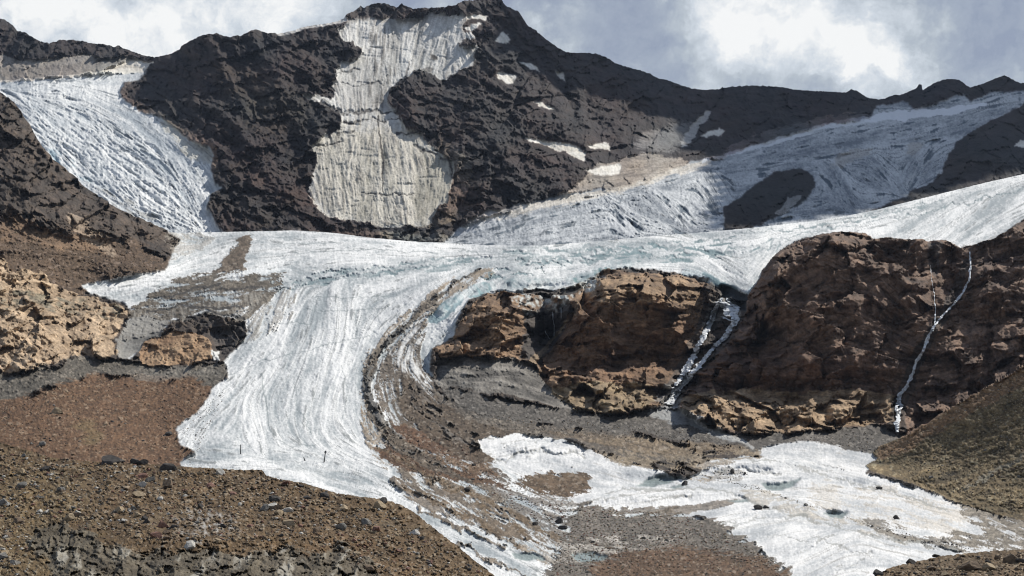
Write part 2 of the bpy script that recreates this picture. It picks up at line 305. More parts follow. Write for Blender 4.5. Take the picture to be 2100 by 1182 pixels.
# central ice wall
wallp = [(696,60),(712,40),(735,33),(770,34),(830,40),(850,30),(872,25),(935,27),(960,35),(948,60),(965,75),(935,92),(982,98),(968,125),(952,140),(905,163),(882,152),(868,140),(840,150),(815,168),(803,190),(800,215),(808,228),(838,265),(860,278),(885,298),(903,312),(930,330),(930,350),(921,400),(905,425),(886,447),(870,466),(780,472),(755,458),(700,452),(672,440),(650,420),(628,395),(640,362),(652,330),(640,300),(668,282),(692,262),(697,235),(660,212),(618,200),(625,193),(688,200),(678,175),(692,140),(700,122),(735,118),(745,98),(700,88)]
wall = poly(wallp, 3, 1.4)
lay(FC, poly([(900,285),(935,310),(965,345),(958,420),(930,450),(890,472),(860,470),(900,420)], 6, 2), rockc((.09,.085,.075), (.26,.245,.205), grain=.6))
lay(FC, wall, ice(wall, (.36,.355,.33), (.74,.73,.69), thr=.7, amt=.6))
low = poly([(690,262),(838,262),(930,330),(921,400),(886,447),(870,470),(755,470),(650,430),(628,395),(650,330),(640,290)], 14, 1)*wall
lay(FC, low*.85, ice(low, (.28,.265,.215), (.64,.60,.51), thr=.5, amt=.7, dirt=(.11,.10,.085)))
midd = poly([(695,120),(745,120),(800,150),(800,225),(700,235),(685,170)], 14, 1)*wall
lay(FC, midd*.55, ice(midd, (.24,.235,.22), (.50,.49,.46), thr=.2))
lowR = poly([(905,300),(935,330),(925,400),(895,450),(870,380),(880,330)], 10, 1)*wall; lay(FC, lowR*.6, ice(lowR, (.2,.2,.16), (.36,.35,.28), thr=.0))
lay(FC, poly([(700,32),(740,8),(850,18),(860,36),(780,38),(720,44)], 2, .7), rockc((.05,.045,.045), (.10,.085,.08)))
lay(FC, poly([(715,36),(850,40),(860,46),(800,44),(712,46)], 2, .7)*.6, (.33,.31,.28))
# ledges and drip marks across the wall
led = (line([(695,235),(740,229),(790,231),(838,233)], 3.2, 1.4)+line([(700,250),(760,247),(830,246)], 1.8, 1.4)+line([(690,275),(730,270)], 2, 1)+line([(810,275),(870,272)], 2, 1.2)+line([(850,300),(920,330)], 3, 1.5)+line([(640,300),(700,292)], 2, 1)
       +line([(690,150),(740,145)], 1.4, 1.2)+line([(660,210),(700,236)], 5, 1.3)+line([(700,175),(780,172)], 1.2, 1.3)+line([(735,395),(790,400),(850,396)], 1.5, 1.5))
lay(FC, np.clip(led, 0, 1)*np.clip(.75+n6+.4*n15, 0, 1), (.065,.06,.058))
lay(FC, poly([(765,55),(790,50),(805,120),(800,200),(770,232),(752,200),(758,120)], 8, 1.5)*wall*np.clip(.2+.5*L2+.3*LL, 0, 1)*.8, (.13,.125,.115))
lay(FC, line([(775,240),(777,275),(783,310),(786,350),(785,395)], [2.2,2,2.6,2.4,1], .6), (.06,.055,.05))
lay(FC, line([(921,325),(925,345),(928,365)], 2, .8), (.08,.07,.06))
lay(FC, line([(838,128),(832,150),(827,165)], 2, .6), (.2,.19,.18))
lay(FC, poly([(885,110),(896,112),(898,120),(890,123),(883,120)], 1, .5), (.10,.09,.08))
lay(FC, poly([(862,142),(878,136),(890,141),(886,150),(868,152)], 1, .5)*.8, (.12,.11,.10))
hs = np.clip(fbm(U, V*5, 34, 3, 70)*1.6-.35, 0, 1)*wall*np.clip((V-225)/30, 0, 1); lay(FC, hs*.35, (.17,.16,.13))
# grey scarp under the wall
sc1 = poly([(700,452),(780,470),(880,462),(905,440),(900,478),(935,492),(780,490),(700,476)], 2, 1); lay(FC, sc1*.7, rockc((.09,.08,.07), (.20,.18,.15)))
lay(FC, line([(720,463),(780,472),(870,470),(930,478)], 3, 1.3), (.045,.042,.045))
lay(FC, poly([(780,476),(840,478),(920,484),(930,496),(860,494),(785,488)], 3, 1)*.75, (.40,.36,.29))
# upper right glacier
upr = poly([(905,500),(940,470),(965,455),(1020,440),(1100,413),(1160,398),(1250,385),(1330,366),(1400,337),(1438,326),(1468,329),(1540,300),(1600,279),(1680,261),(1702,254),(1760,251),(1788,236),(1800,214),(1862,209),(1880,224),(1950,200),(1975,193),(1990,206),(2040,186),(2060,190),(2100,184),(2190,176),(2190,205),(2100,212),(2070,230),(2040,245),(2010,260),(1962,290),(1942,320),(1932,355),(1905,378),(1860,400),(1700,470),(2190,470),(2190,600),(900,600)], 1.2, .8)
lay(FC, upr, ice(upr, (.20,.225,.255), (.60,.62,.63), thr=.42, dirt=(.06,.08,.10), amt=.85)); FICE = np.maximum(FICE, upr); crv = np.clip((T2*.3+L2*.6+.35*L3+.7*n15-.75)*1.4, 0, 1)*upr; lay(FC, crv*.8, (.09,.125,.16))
tan1 = poly([(960,455),(1100,412),(1250,384),(1400,336),(1500,318),(1440,345),(1300,385),(1130,425),(1000,455)], 5, 1); lay(FC, tan1*.7, ice(tan1, (.46,.41,.34), (.78,.72,.62), thr=.7))
shl = line([(1440,332),(1540,304),(1640,275),(1700,258),(1800,243),(1900,228)], [3,5,6,6,7,4], .7); lay(FC, shl*.85, (.78,.80,.82))
snw = poly([(1770,250),(1800,232),(1950,218),(2030,212),(1960,232),(1850,246)], 2, .7); lay(FC, snw, (.80,.82,.85)); FICE = np.maximum(FICE, snw)
grs = poly([(1440,325),(1540,298),(1680,258),(1760,248),(1790,235),(1770,228),(1660,245),(1540,280),(1470,312)], 4, 1.6); lay(FC, grs*.6, ice(grs, (.20,.19,.18), (.36,.34,.31), thr=.3))
mud = poly([(1730,310),(1790,300),(1770,325),(1700,345),(1720,325)], 5, 1)+poly([(1870,285),(1900,300),(1870,330),(1850,310)], 6, 1); lay(FC, np.clip(mud, 0, 1)*.45, (.38,.34,.29))
# nunatak and the rock rib on the right
nun = poly([(1483,426),(1510,408),(1545,385),(1575,360),(1592,352),(1640,347),(1664,358),(1674,383),(1652,408),(1640,418),(1600,442),(1560,462),(1510,472),(1484,468)], 1.2, .6)
rib = poly([(1860,400),(1905,380),(1932,360),(1942,320),(1962,290),(2010,262),(2040,247),(2072,226),(2100,212),(2190,190),(2190,400),(1850,440)], 1.2, .8)
kar = poly([(1210,345),(1300,316),(1345,314),(1415,330),(1395,345),(1330,372),(1255,388),(1165,398),(1110,410),(1180,385)], 3, 1.4)
lay(FC, kar*.8, ice(kar, (.34,.29,.23), (.60,.54,.45), thr=.2, amt=.7)); FICE = np.maximum(FICE, kar*.5)
lay(FC, nun, rockc((.022,.023,.028), (.045,.043,.046))); lay(FC, rib, rockc((.025,.026,.032), (.055,.052,.055)))
FICE *= (1-nun)*(1-rib)
cut = poly([(1560,412),(1600,430),(1590,446),(1560,458)], 1, .5)
# pale ribs of old ice below the ridge
for m, k in ((poly([(1450,222),(1462,228),(1440,250),(1415,292),(1398,302),(1392,290),(1425,245)], 2, .8), .8), (poly([(1300,280),(1370,262),(1440,240),(1400,300),(1300,315)], 8, 2), .35), (poly([(1590,440),(1612,412),(1640,396),(1636,415),(1605,440)], 1.5, .7), .55),
             (poly([(940,455),(1000,430),(1120,405),(1100,415),(1000,445)], 3, 1.2), .7), (poly([(470,478),(620,470),(640,477),(480,481)], 2, 1), .3), (poly([(560,60),(600,50),(650,40),(705,28),(712,42),(690,50),(660,55),(625,60),(600,68),(570,74)], 1, .3), 1)):
    lay(FC, m*k, ice(m, (.42,.40,.37), (.66,.64,.60), thr=.6)); FICE = np.maximum(FICE, m*k)
# single snow patches, each a thing of its own
PATCHES = [
 ('half round snow patch with a flat top high on the dark face', [(1019,152),(1035,150),(1057,153),(1058,160),(1052,169),(1038,172),(1028,166)]),
 ('long ragged snow strip widening to the right on the dark face', [(1075,282),(1090,283),(1115,290),(1138,291),(1165,296),(1188,304),(1203,316),(1199,330),(1186,326),(1165,315),(1138,302),(1112,299),(1090,293)]),
 ('small snow patch next to the right end of the long strip', [(1206,300),(1222,293),(1240,292),(1250,300),(1252,308),(1232,304),(1212,308)]),
 ('broad snow patch low on the dark face above the glacier', [(1195,350),(1218,345),(1240,339),(1272,335),(1276,345),(1270,360),(1250,361),(1225,357)]),
 ('thin snow sliver on a ledge below the half round patch', [(1094,208),(1104,210),(1120,214),(1136,216),(1137,221),(1124,222),(1106,217)]),
 ('ragged snow patch on dark rock right of the ice wall top', [(1014,84),(1024,70),(1033,63),(1042,71),(1041,86),(1030,90)]),
 ('narrow snow patch just below the summit rocks', [(955,31),(975,29),(999,32),(994,42),(980,38),(960,40)]),
 ('small tan snow patch between the summit and the ice wall', [(948,54),(966,50),(986,48),(980,60),(960,63)]),
 ('dim grey snow patch in the shade right of the summit', [(1065,129),(1088,129),(1100,137),(1108,147),(1090,143),(1076,138)]),
 ('dim grey snow wedge in the shade beside the ridge', [(1138,146),(1158,145),(1160,166),(1150,160)]),
 ('hooked snow patch in the shade on the right ridge wall', [(1434,282),(1452,272),(1472,261),(1486,268),(1478,280),(1462,277),(1448,284)]),
 ('dim snow patch on the shaded rock rib at the right edge', [(2078,300),(2092,288),(2120,284),(2120,300),(2096,304)]),
]
PM = [poly(p, 0, .8) for _, p in PATCHES]
for i, m in enumerate(PM):
    mb = np.clip(blur(m, .9), 0, 1); lay(FC, mb, ice(m, (.62,.58,.50), (.80,.77,.70), thr=1.3)); FICE = np.maximum(FICE, mb)
FICE = np.maximum(FICE, wall*.92)
rk = (1-FICE)[..., None]; hv = gn(U/120+3, V/90, 91); h2 = gn(U/45, V/40, 93)
tint = 1 + .30*hv[..., None]*col(1, -.1, -.5) + .22*h2[..., None]*col(.6, .3, -.4)
tint = tint*(1-.30*np.clip((hv*h2*3+.2), 0, 1))[..., None]
FC *= (1-rk) + rk*np.clip(tint, .5, 1.6)*.52*col(1.06, .96, .98)
FR = (1-FICE)
# relief of the far sheet, in frame units
crag = fbm(U+L3*2, V+L4*3, 70, 6, 80, .56, True)
crag2 = fbm(U*1.0+V*.5, V*1.7-U*.3, 30, 4, 90, .6, True)
d1, d2, cid = worley(U+8*n15, V*1.3+8*n15, 17, 5); facet = (ANG[cid]/6.2832-.5)+.35*np.minimum(d2-d1, .5)
d1b, d2b, cidb = worley(U+4*n15, V*1.4+4*n6, 7, 9); facet2 = (ANG[cidb]/6.2832-.5)+.35*np.minimum(d2b-d1b, .5)
crag3 = fbm(U, V*1.3, 10, 3, 140, .55, True)
RH = 9*crag + 4.4*crag2 + 3.2*facet + 1.5*facet2 + 2.0*L3 + 2.6*L4 + 1.1*L2 + .5*L1 + 1.6*crag3
def ledges(lam, tilt, sh, seed):
    q = (V + tilt*U + 34*n200 + 26*n40 + 8*n15 + 2.5*n6 + .8*L3)/lam; c = np.floor(q); f = q-c
    a = .15+1.5*np.clip(gn(U/70, c*3.7+.5, seed)+.25, 0, 1)
    return np.where(f < sh, f/sh, 1-.35*(f-sh)/(1-sh))*a
w1, w2, wc = worley(U+10*n15+.3*V, V*1.5+10*n15, 38, 61); block = (ANG[wc]/6.2832-.5)*7 + 9*np.minimum(w2-w1, .28)/.28*.5
w3, w4, wd_ = worley(U+6*n15, V*1.6+6*n6, 16, 63); block2 = (ANG[wd_]/6.2832-.5)*3.2 + 3.5*np.minimum(w4-w3, .25)/.25*.5
LED = 9*ledges(34, .10, .35, 7) + 4.5*ledges(14, -.06, .4, 8)
MACRO = 34*fbm(U+20*n40, V*1.1, 170, 3, 150, .5) + 14*fbm(U*1.6, V, 70, 2, 155, .5, True)
FU, FV = U+10*n15+4*n6, V*1.45+.25*U+8*n15+3*n6
FA, FB, FCf, FD = facets(FU, FV, 70, 81, .55, .30), facets(FU, FV, 30, 83, .6, .4), facets(U+3*n6, V*1.4-.2*U, 13, 85, .6, .45), facets(U, V*1.3, 6, 87, .5, .4)
LED2 = 12*ledges(46, .05, .3, 9)
CL = MACRO + 2*crag + .6*crag2 + .9*FA + .5*FB + .26*FCf + .32*FD + .7*LED + LED2 + .25*block2 + 1.2*L3 + .8*L2
RHS = RH*.8 + .8*FD
RIB = 20*fbm(U-.55*V+18*n40+8*n15, V*.42+.2*U, 95, 4, 175, .5, True)
RH = RH*.32 + .42*FA + .5*FB + .48*FCf + .45*FD + RIB + 1.2*L3
ICH = .8*L4 + .40*L3 + .45*L2 + .18*L1 - .9*np.clip(LL-1, 0, 2) - .25*np.clip(T1-1, 0, 2) - .6*np.clip(T2-1.2, 0, 2) + 1.3*n6 + .7*n4 + 3*n15
def bumps(lst, H):
    for (u, v, ru, rv, a, *rot) in lst:
        r = R(rot[0]) if rot else 0; c, s = math.cos(r), math.sin(r)
        x = ((U-u)*c+(V-v)*s)/ru; y = (-(U-u)*s+(V-v)*c)/rv
        H += a*np.exp(-(x*x+y*y))
FCREV = np.clip(poly([(0,175),(120,185),(330,330),(420,460),(340,470),(200,400),(60,260)], 25, 2)*.8 + poly([(1150,430),(1350,375),(1500,345),(1600,330),(1900,280),(1930,350),(1600,450),(1450,460),(1250,470)], 25, 2), 0, 1)
FRs = .88 - .38*np.clip((U-1080)/250, 0, 1); FRs = FRs*(1-np.clip(blur(np.clip(sum(PM), 0, 1), 9)*2.2, 0, .85))
FH = FR*RH*FRs + FICE*(ICH + FCREV*(-3.2*np.clip(L2-.4, 0, 2) - 3.2*np.clip(L3-.4, 0, 2) + 3.5*crag2 + 1.8*crag3 - 1.0*np.clip(T2-.9, 0, 2)*(upr > .5)))
FH -= wall*FICE*ICH*.6
FH += wall*(.2*L4+.25*L3+.35*L2+.3*L1+1.6*n15-1.2*np.clip(T2-.9, 0, 2)-3*blur(np.clip(led, 0, 1), .8)+6*n40)
bumps([(440,110,22,80,14,-25),(395,150,14,70,-10,-25),(540,110,25,90,13,-30),(490,150,14,80,-10,-30),(620,120,25,70,9,-30),(335,160,30,60,10,20),(1060,70,20,90,10,-20),(1200,180,25,80,10,-40),(1140,170,16,80,-9,-40),(1330,230,25,80,10,-50),
       (850,230,25,60,16,-15),(930,260,30,90,12,-30),(1020,300,25,90,10,-30),(1120,300,20,70,-10,-30),(1200,320,25,80,9,-40),(1150,380,60,30,10),(1600,400,80,45,14,-30),(2020,320,90,60,16,-30),(470,330,20,80,9,-30),(560,380,20,90,8,-30),(520,420,60,30,8),(780,360,110,90,6),(785,330,6,100,-3)], FH)
# --- middle ground
MC = rockc((.035,.031,.029), (.095,.074,.060), grain=.5); MICE = np.zeros_like(FICE); MRr = np.full_like(FICE, .9)
def rough(m, r): MRr[:] = MRr*(1-m) + r*m
sp = worley(U, V*1.5, 3.6, 21); spk = ANG[sp[2]]/6.2832; sp2 = worley(U, V*1.5, 7.5, 23); spk2 = ANG[sp2[2]]/6.2832
def scree(a, b, c=(.30,.26,.21)):
    """loose stones: every stone its own tone"""
    t = np.clip(.5+.4*n40+.3*n15, 0, 1)[..., None]; base = np.asarray(a, np.float32)*(1-t)+np.asarray(b, np.float32)*t
    k = (.40+1.15*spk*.55+1.15*spk2*.45+.2*n4)[..., None]; base = base*k
    wk = min(1, max(0, (a[0]/a[2]-1.2)/.25)); base = base*(col(1.14, .96, .74)*wk + col(1.0, .97, .92)*(1-wk))
    hi = np.clip((spk-.9)*12, 0, 1)*.55 + np.clip((spk2-.94)*14, 0, 1)*.6
    return base*(1-hi[..., None]) + np.asarray(c, np.float32)*hi[..., None]
# left slope
ls = poly([(-90,430),(0,450),(120,470),(240,480),(345,520),(350,560),(240,572),(170,582),(200,620),(100,600),(-90,560)], 12, 2)
lay(MC, ls, scree((.055,.044,.037), (.105,.082,.066), (.26,.20,.16))); rough(ls, .55)
ora = poly([(0,440),(60,450),(120,480),(180,470),(240,500),(200,520),(100,505),(0,490)], 8, 2); lay(MC, ora*.7, rockc((.11,.075,.052), (.26,.18,.12)))
lay(MC, poly([(130,430),(170,450),(240,515),(225,520),(160,480)], 4, 1.5)*.7, rockc((.25,.20,.16), (.36,.30,.24)))
slab = poly([(-90,545),(0,520),(30,560),(80,555),(110,585),(170,605),(215,620),(275,640),(245,665),(240,700),(238,728),(200,735),(150,730),(120,738),(60,765),(0,760),(-90,770)], 2, 1.5)
lay(MC, slab, rockc((.20,.15,.105), (.48,.38,.275), grain=.5)); rough(slab, .95)
gsl = poly([(0,590),(90,600),(200,620),(260,640),(200,650),(120,640),(0,625)], 6, 2); lay(MC, gsl*np.clip(.4+n15*1.6+.4*L2, 0, 1), scree((.13,.12,.10), (.20,.19,.15)))
gpl = poly([(-90,755),(60,765),(150,735),(240,735),(300,752),(460,742),(470,778),(430,800),(330,770),(200,770),(80,800),(-90,900)], 6, 1.5)
brn = poly([(-90,850),(80,800),(200,765),(330,770),(440,785),(410,840),(365,880),(372,915),(395,935),(340,1000),(-90,1000)], 8, 1.5)
lay(MC, gpl, scree((.07,.066,.058), (.12,.11,.095))); rough(gpl, .16)
lay(MC, brn, scree((.080,.052,.037), (.125,.085,.060), (.30,.23,.16))); rough(brn, .14)
lay(MC, poly([(250,760),(440,752),(455,768),(330,775),(280,785)], 6, 1.5)*.6, scree((.13,.125,.115), (.22,.21,.19)))
lay(MC, poly([(155,870),(200,860),(215,895),(170,900)], 10, 1.5)*.5, (.17,.125,.06))
# trunk and tongue
trunk = poly([(345,440),(345,478),(372,490),(352,520),(338,556),(240,572),(166,583),(185,600),(262,625),(276,642),(262,660),(245,705),(240,732),(268,738),(300,700),(370,650),(420,640),(505,657),(502,692),(460,740),(470,775),(440,792),(408,840),(362,878),(370,912),(402,930),(368,946),(375,1000),(800,1100),(1000,1265),(1640,1265),(1620,1182),(1590,1150),(1500,1095),(1420,1060),(1500,1010),(1440,980),(1400,985),(1300,950),(1200,925),(1160,905),(1060,890),(975,905),(1000,890),(890,800),(880,740),(885,715),(930,690),(940,650),(960,615),(1000,600),(1060,600),(1130,598),(1180,585),(1240,556),(1290,548),(1400,560),(1450,578),(1480,592),(1510,606),(1528,613),(1545,600),(1562,570),(1585,530)] + crestR[1:] + [(2190,300),(1200,440)], 1.2, .6)
lay(MC, trunk, ice(trunk, (.33,.365,.38), (.78,.785,.775), thr=.62, dirt=(.14,.16,.165), amt=.75)); MICE = np.maximum(MICE, trunk)
# blue bands of open ice, where crevasses run
blu = poly([(560,575),(800,548),(1000,525),(1200,510),(1400,500),(1500,510),(1440,520),(1350,540),(1230,552),(1080,545),(960,545),(800,565),(620,580)], 8, 1.5)
lay(MC, np.clip(blu*(.10+.8*np.clip(L3*.35+L2*.75-.2, 0, 1)), 0, 1)*.75, (.19,.26,.28))
lay(MC, np.clip(poly([(1150,520),(1250,508),(1500,490),(1600,498),(1600,525),(1480,510),(1420,530),(1300,535)], 8, 1.5)*np.clip(L2*.8+L3*.4-.2, 0, 1), 0, 1)*.8, (.17,.25,.27))
bw = poly([(874,655),(888,632),(910,618),(945,605),(952,612),(935,640),(900,660),(880,668)], 2, 1); lay(MC, bw*.9, ice(bw, (.13,.21,.24), (.24,.35,.38), thr=.6, dirt=(.5,.55,.56)))
lay(MC, poly([(962,590),(1000,578),(1005,590),(985,608),(965,610)], 2, 1)*.85, (.22,.35,.37))
lay(MC, poly([(1170,575),(1225,552),(1270,550),(1230,562),(1190,582)], 2, 1)*.9, (.16,.27,.28))
lay(MC, poly([(1440,565),(1470,575),(1520,600),(1532,612),(1510,600),(1480,588)], 3, 1)*.8, (.20,.33,.36))
CRK = [[(536,770),(540,800),(548,840),(556,880),(566,895)],[(566,905),(600,915),(650,912)],[(470,770),(540,740),(620,722),(700,700),(760,690)],[(640,608),(720,612),(800,606)],[(620,634),(700,640),(790,632)],[(560,660),(640,664)],[(700,750),(712,800),(706,860)],[(600,790),(612,840),(640,890)],[(730,640),(730,690)],[(770,610),(774,660)],
 [(600,520),(760,512),(900,520)],[(560,500),(700,498)],[(940,512),(1000,525),(1090,530)]]
BND = [([(560,602),(640,578),(760,566),(900,546),(970,532)], 2.6), ([(600,580),(700,566),(830,556)], 2), ([(640,560),(800,548),(900,532),(1000,524)], 2.4), ([(1020,520),(1120,512),(1200,520),(1290,530)], 3), ([(1060,535),(1130,528),(1220,540)], 2), ([(1200,508),(1300,512),(1400,505)], 2.5), ([(1230,522),(1340,528)], 3), ([(1280,500),(1380,495),(1500,492)], 1.8), ([(1500,508),(1560,514),(1600,505)], 3), ([(1470,512),(1500,520)], 4), ([(1560,500),(1650,480),(1800,455),(1950,425),(2100,385)], 1.4), ([(1600,475),(1750,455),(1900,420)], 1.6), ([(1500,480),(1640,470),(1780,442),(1950,405)], 1.2)]
for p_, w_ in BND: lay(MC, line([(a_, b_) for a_, b_ in p_], w_, 1.6, 2)*np.clip(.75+.35*L2+.3*n6, 0, 1)*.8, (.15,.215,.235))
for k_, p_ in enumerate(CRK): lay(MC, line(p_, 1.6 if k_ == 0 else .9, .8)*.6, (.17,.21,.22))
BNH = np.zeros_like(U)
for p_, w_ in BND: BNH = np.maximum(BNH, line(p_, w_*1.1, 1.6, 2))
# medial moraines and dirty margins
def dirt(p, f=4, wp=1.2, a=.9, c1=(.075,.065,.056), c2=(.15,.13,.112), r=.3, cl=True):
    m = poly(p, f, wp)
    m = crisp(np.clip(m*(.5+.5*a), 0, 1), 2.4, .42 if a > .85 else 1.1)*min(1, a+.2) if cl else crisp(m)*a
    lay(MC, m, scree(c1, c2)); MICE[:] = MICE*(1-m*.8); rough(m, r); return m
dirt([(495,482),(517,480),(512,500),(500,555),(462,558),(438,556),(470,520)], 3, 1.4)
dirt([(345,478),(440,485),(420,500),(360,535),(350,520)], 6, 2, .35, (.2,.19,.17), (.3,.28,.25))
dm = dirt([(408,560),(370,572),(330,592),(290,618),(270,640),(262,662),(250,700),(300,690),(365,655),(410,642),(505,655),(530,630),(560,605),(600,585),(560,580),(590,558),(540,558),(500,566),(460,578),(430,592),(470,568),(500,558)], 5, 1.2, .84, (.060,.055,.048), (.17,.155,.135))
lay(MC, dm*np.clip(poly([(262,640),(330,640),(420,620),(520,600),(560,590),(500,650),(380,650),(300,690),(250,700)], 8, 1)*np.clip(T2*.5+T1*.4+.1, 0, 1), 0, 1)*.6, (.36,.34,.30))
for p_ in ([(300,640),(370,628),(440,634),(500,632)], [(400,600),(470,592),(540,590)], [(330,612),(400,592),(450,585)], [(380,655),(430,640),(500,652)]): lay(MC, line(p_, 2.2, 1)*.8, (.035,.034,.034))
lay(MC, line([(440,575),(520,556),(600,552)], [2,4,2], .8)*.8, (.72,.74,.74))
gic = poly([(262,655),(300,650),(345,660),(330,690),(300,705),(262,738),(236,732),(240,700)], 2, 1); lay(MC, gic*.95, ice(gic, (.12,.115,.105), (.30,.29,.265), thr=.4))
dirt([(530,625),(600,590),(590,640),(540,690),(510,700),(505,665)], 8, 1, .4, (.16,.15,.13), (.24,.22,.19))
# curved dirty bands on the right side of the tongue
dirt([(1000,545),(1010,560),(930,600),(870,650),(810,705),(770,735),(755,790),(765,850),(800,900),(900,950),(1000,1000),(1140,1120),(1180,1160),(1120,1160),(950,1060),(820,985),(760,930),(742,860),(736,790),(742,740),(790,680),(860,620),(930,565)], 5, 1, .62, (.17,.145,.115), (.30,.27,.23), .25)
dirt([(860,650),(880,665),(860,700),(868,735),(885,770),(900,800),(960,850),(1010,890),(980,905),(1000,935),(1050,1000),(960,985),(880,950),(810,890),(775,830),(765,760),(790,720)], 6, 1, .78, (.075,.066,.058), (.17,.15,.13), .25)
lay(MC, np.clip(poly([(820,650),(870,665),(850,720),(860,760),(900,820),(880,830),(800,720),(790,700)], 6, 1)*np.clip(L2*.8+.3*L3, 0, 1), 0, 1)*.85, (.74,.74,.72))
dirt([(880,800),(960,830),(1100,860),(1250,880),(1400,910),(1450,945),(1300,955),(1220,925),(1100,895),(980,900),(900,860)], 6, 1.2, .95, (.078,.070,.063), (.150,.135,.118), .2)
dirt([(785,862),(850,878),(930,905),(1010,938),(990,955),(1040,1000),(960,985),(860,945),(800,905)], 5, 1.2, .8, (.085,.062,.050), (.15,.115,.09), .3)
dirt([(800,868),(860,882),(960,915),(1005,940),(960,950),(880,925),(810,890)], 3, 1.4, 1, (.070,.045,.034), (.115,.075,.055), .35)
dirt([(755,910),(830,925),(900,950),(960,965),(1045,1000),(1000,998),(900,982),(830,965),(780,940)], 3, 1.4, 1, (.070,.046,.034), (.115,.077,.055), .35)
dirt([(800,965),(900,985),(1050,1005),(1180,1000),(1200,1030),(1180,1060),(1250,1100),(1160,1150),(1080,1120),(950,1050),(840,1000)], 6, 1.5, .62, (.075,.066,.058), (.15,.132,.115), .35)
dirt([(820,1005),(900,1020),(1000,1060),(1100,1110),(1060,1110),(950,1070),(850,1030)], 4, 1, .7, (.11,.095,.08), (.19,.17,.15), .3)
mb = line([(985,552),(930,580),(870,630),(812,685),(765,735),(752,790),(768,850),(810,905),(880,950),(960,985)], [3,4,6,6,9,12,14,14,12,6], 1.2, 5)
mb = crisp(np.clip(mb, 0, 1), 2, .5); lay(MC, mb*.85, scree((.050,.045,.039), (.115,.102,.086))*(1+.2*L3)[..., None]); MICE *= 1-mb*.7
mb2 = poly([(830,760),(862,790),(905,830),(980,870),(1080,885),(1000,898),(985,920),(1010,950),(960,950),(890,915),(835,860),(812,800)], 6, 1.5); lay(MC, mb2*.9, scree((.050,.042,.036), (.100,.083,.068))); MICE *= 1-mb2*.9
for p_, w_ in (([(770,915),(850,960),(950,1010),(1050,1075),(1140,1135)], 4), ([(800,985),(880,1020),(980,1075),(1060,1120)], 5), ([(860,1045),(950,1085),(1040,1125)], 4), ([(880,985),(980,1020),(1080,1070),(1150,1110)], 6), ([(940,1110),(1010,1150),(1080,1182)], 3)):
    q_ = crisp(line(p_, w_, 1.5, 4), 2, .8); lay(MC, q_*.85, scree((.085,.070,.055), (.16,.135,.105))); MICE *= 1-q_*.6
# lower white ice
W1 = poly([(975,906),(1005,896),(1060,889),(1120,897),(1165,906),(1225,926),(1262,956),(1320,960),(1400,982),(1440,965),(1425,957),(1470,942),(1530,935),(1620,941),(1700,957),(1775,972),(1862,992),(1962,1032),(2032,1056),(2100,1070),(2190,1090),(2190,1265),(1640,1265),(1620,1182),(1590,1150),(1520,1105),(1460,1070),(1400,1052),(1390,1042),(1340,1042),(1250,1050),(1190,1036),(1160,1022),(1195,1005),(1180,980),(1100,985),(1050,970),(1000,932)], 1.5, 1)
W0 = poly([(1555,920),(1600,909),(1660,905),(1720,914),(1760,925),(1810,937),(1775,972),(1700,957),(1560,938)], 1.2, .5)
WW = np.maximum(W1, W0)
lay(MC, WW, ice(WW, (.42,.44,.455), (.75,.75,.74), thr=.9, dirt=(.22,.21,.19), amt=.6)); MICE = np.maximum(MICE, WW); rough(WW, .0)
dirt([(1050,985),(1110,975),(1205,972),(1212,990),(1195,1005),(1160,1022),(1120,1015)], 6, 2, 1, (.060,.048,.038), (.13,.105,.085), .35)
dirt([(1190,1036),(1250,1052),(1330,1044),(1400,1052),(1460,1070),(1520,1105),(1590,1150),(1622,1190),(1640,1265),(1100,1265),(1130,1150),(1160,1080)], 8, 2, 1, (.085,.078,.070), (.18,.165,.15), .4)
dirt([(1230,1045),(1420,1035),(1520,1025),(1500,1036),(1400,1054),(1250,1056)], 2, 1, .85, (.11,.10,.085), (.16,.14,.12), .3, False)
dirt([(1220,1150),(1290,1130),(1370,1120),(1480,1125),(1560,1150),(1622,1190),(1640,1265),(1180,1265)], 9, 2, 1, (.060,.044,.034), (.125,.088,.066), .5)
dirt([(1130,1120),(1200,1110),(1350,1100),(1400,1110),(1250,1130),(1180,1150),(1100,1150)], 6, 1.4, .5, (.33,.32,.30), (.5,.48,.45), .2)
dirt([(1160,905),(1230,925),(1262,950),(1330,958),(1400,978),(1450,990),(1460,980),(1440,965),(1560,935),(1560,918),(1480,905),(1300,900)], 3, 1.2, .6, (.15,.135,.11), (.30,.275,.235), .15)
dirt([(1430,975),(1480,962),(1540,968),(1500,985)], 5, 2, .4, (.12,.11,.10), (.3,.28,.25), .35)
dirt([(1500,1000),(1560,1010),(1640,1030),(1740,1062),(1850,1100),(1960,1130),(1860,1115),(1720,1075),(1600,1050),(1560,1040),(1530,1020)], 5, 1, .35, (.20,.185,.155), (.38,.36,.31), .12)
dirt([(1660,1000),(1720,995),(1760,1030),(1720,1050),(1680,1040)], 12, 2, .15, (.30,.28,.23), (.45,.42,.36), .12)
dirt([(1780,1010),(1900,1025),(1990,1045),(2060,1065),(2190,1095),(2190,1140),(2000,1128),(1850,1090),(1780,1070),(1740,1060)], 12, 2, .2, (.24,.22,.18), (.40,.37,.31), .15)
dirt([(1960,1035),(2040,1055),(2190,1085),(2190,1150),(2060,1130),(1960,1125),(1920,1105),(2020,1090)], 7, 1.5, .8, (.14,.13,.115), (.25,.23,.20), .2)
dirt([(1750,1065),(1830,1080),(1930,1110),(2000,1125),(1940,1130),(1850,1108)], 6, 2, .6, (.10,.095,.085), (.2,.185,.165), .3)
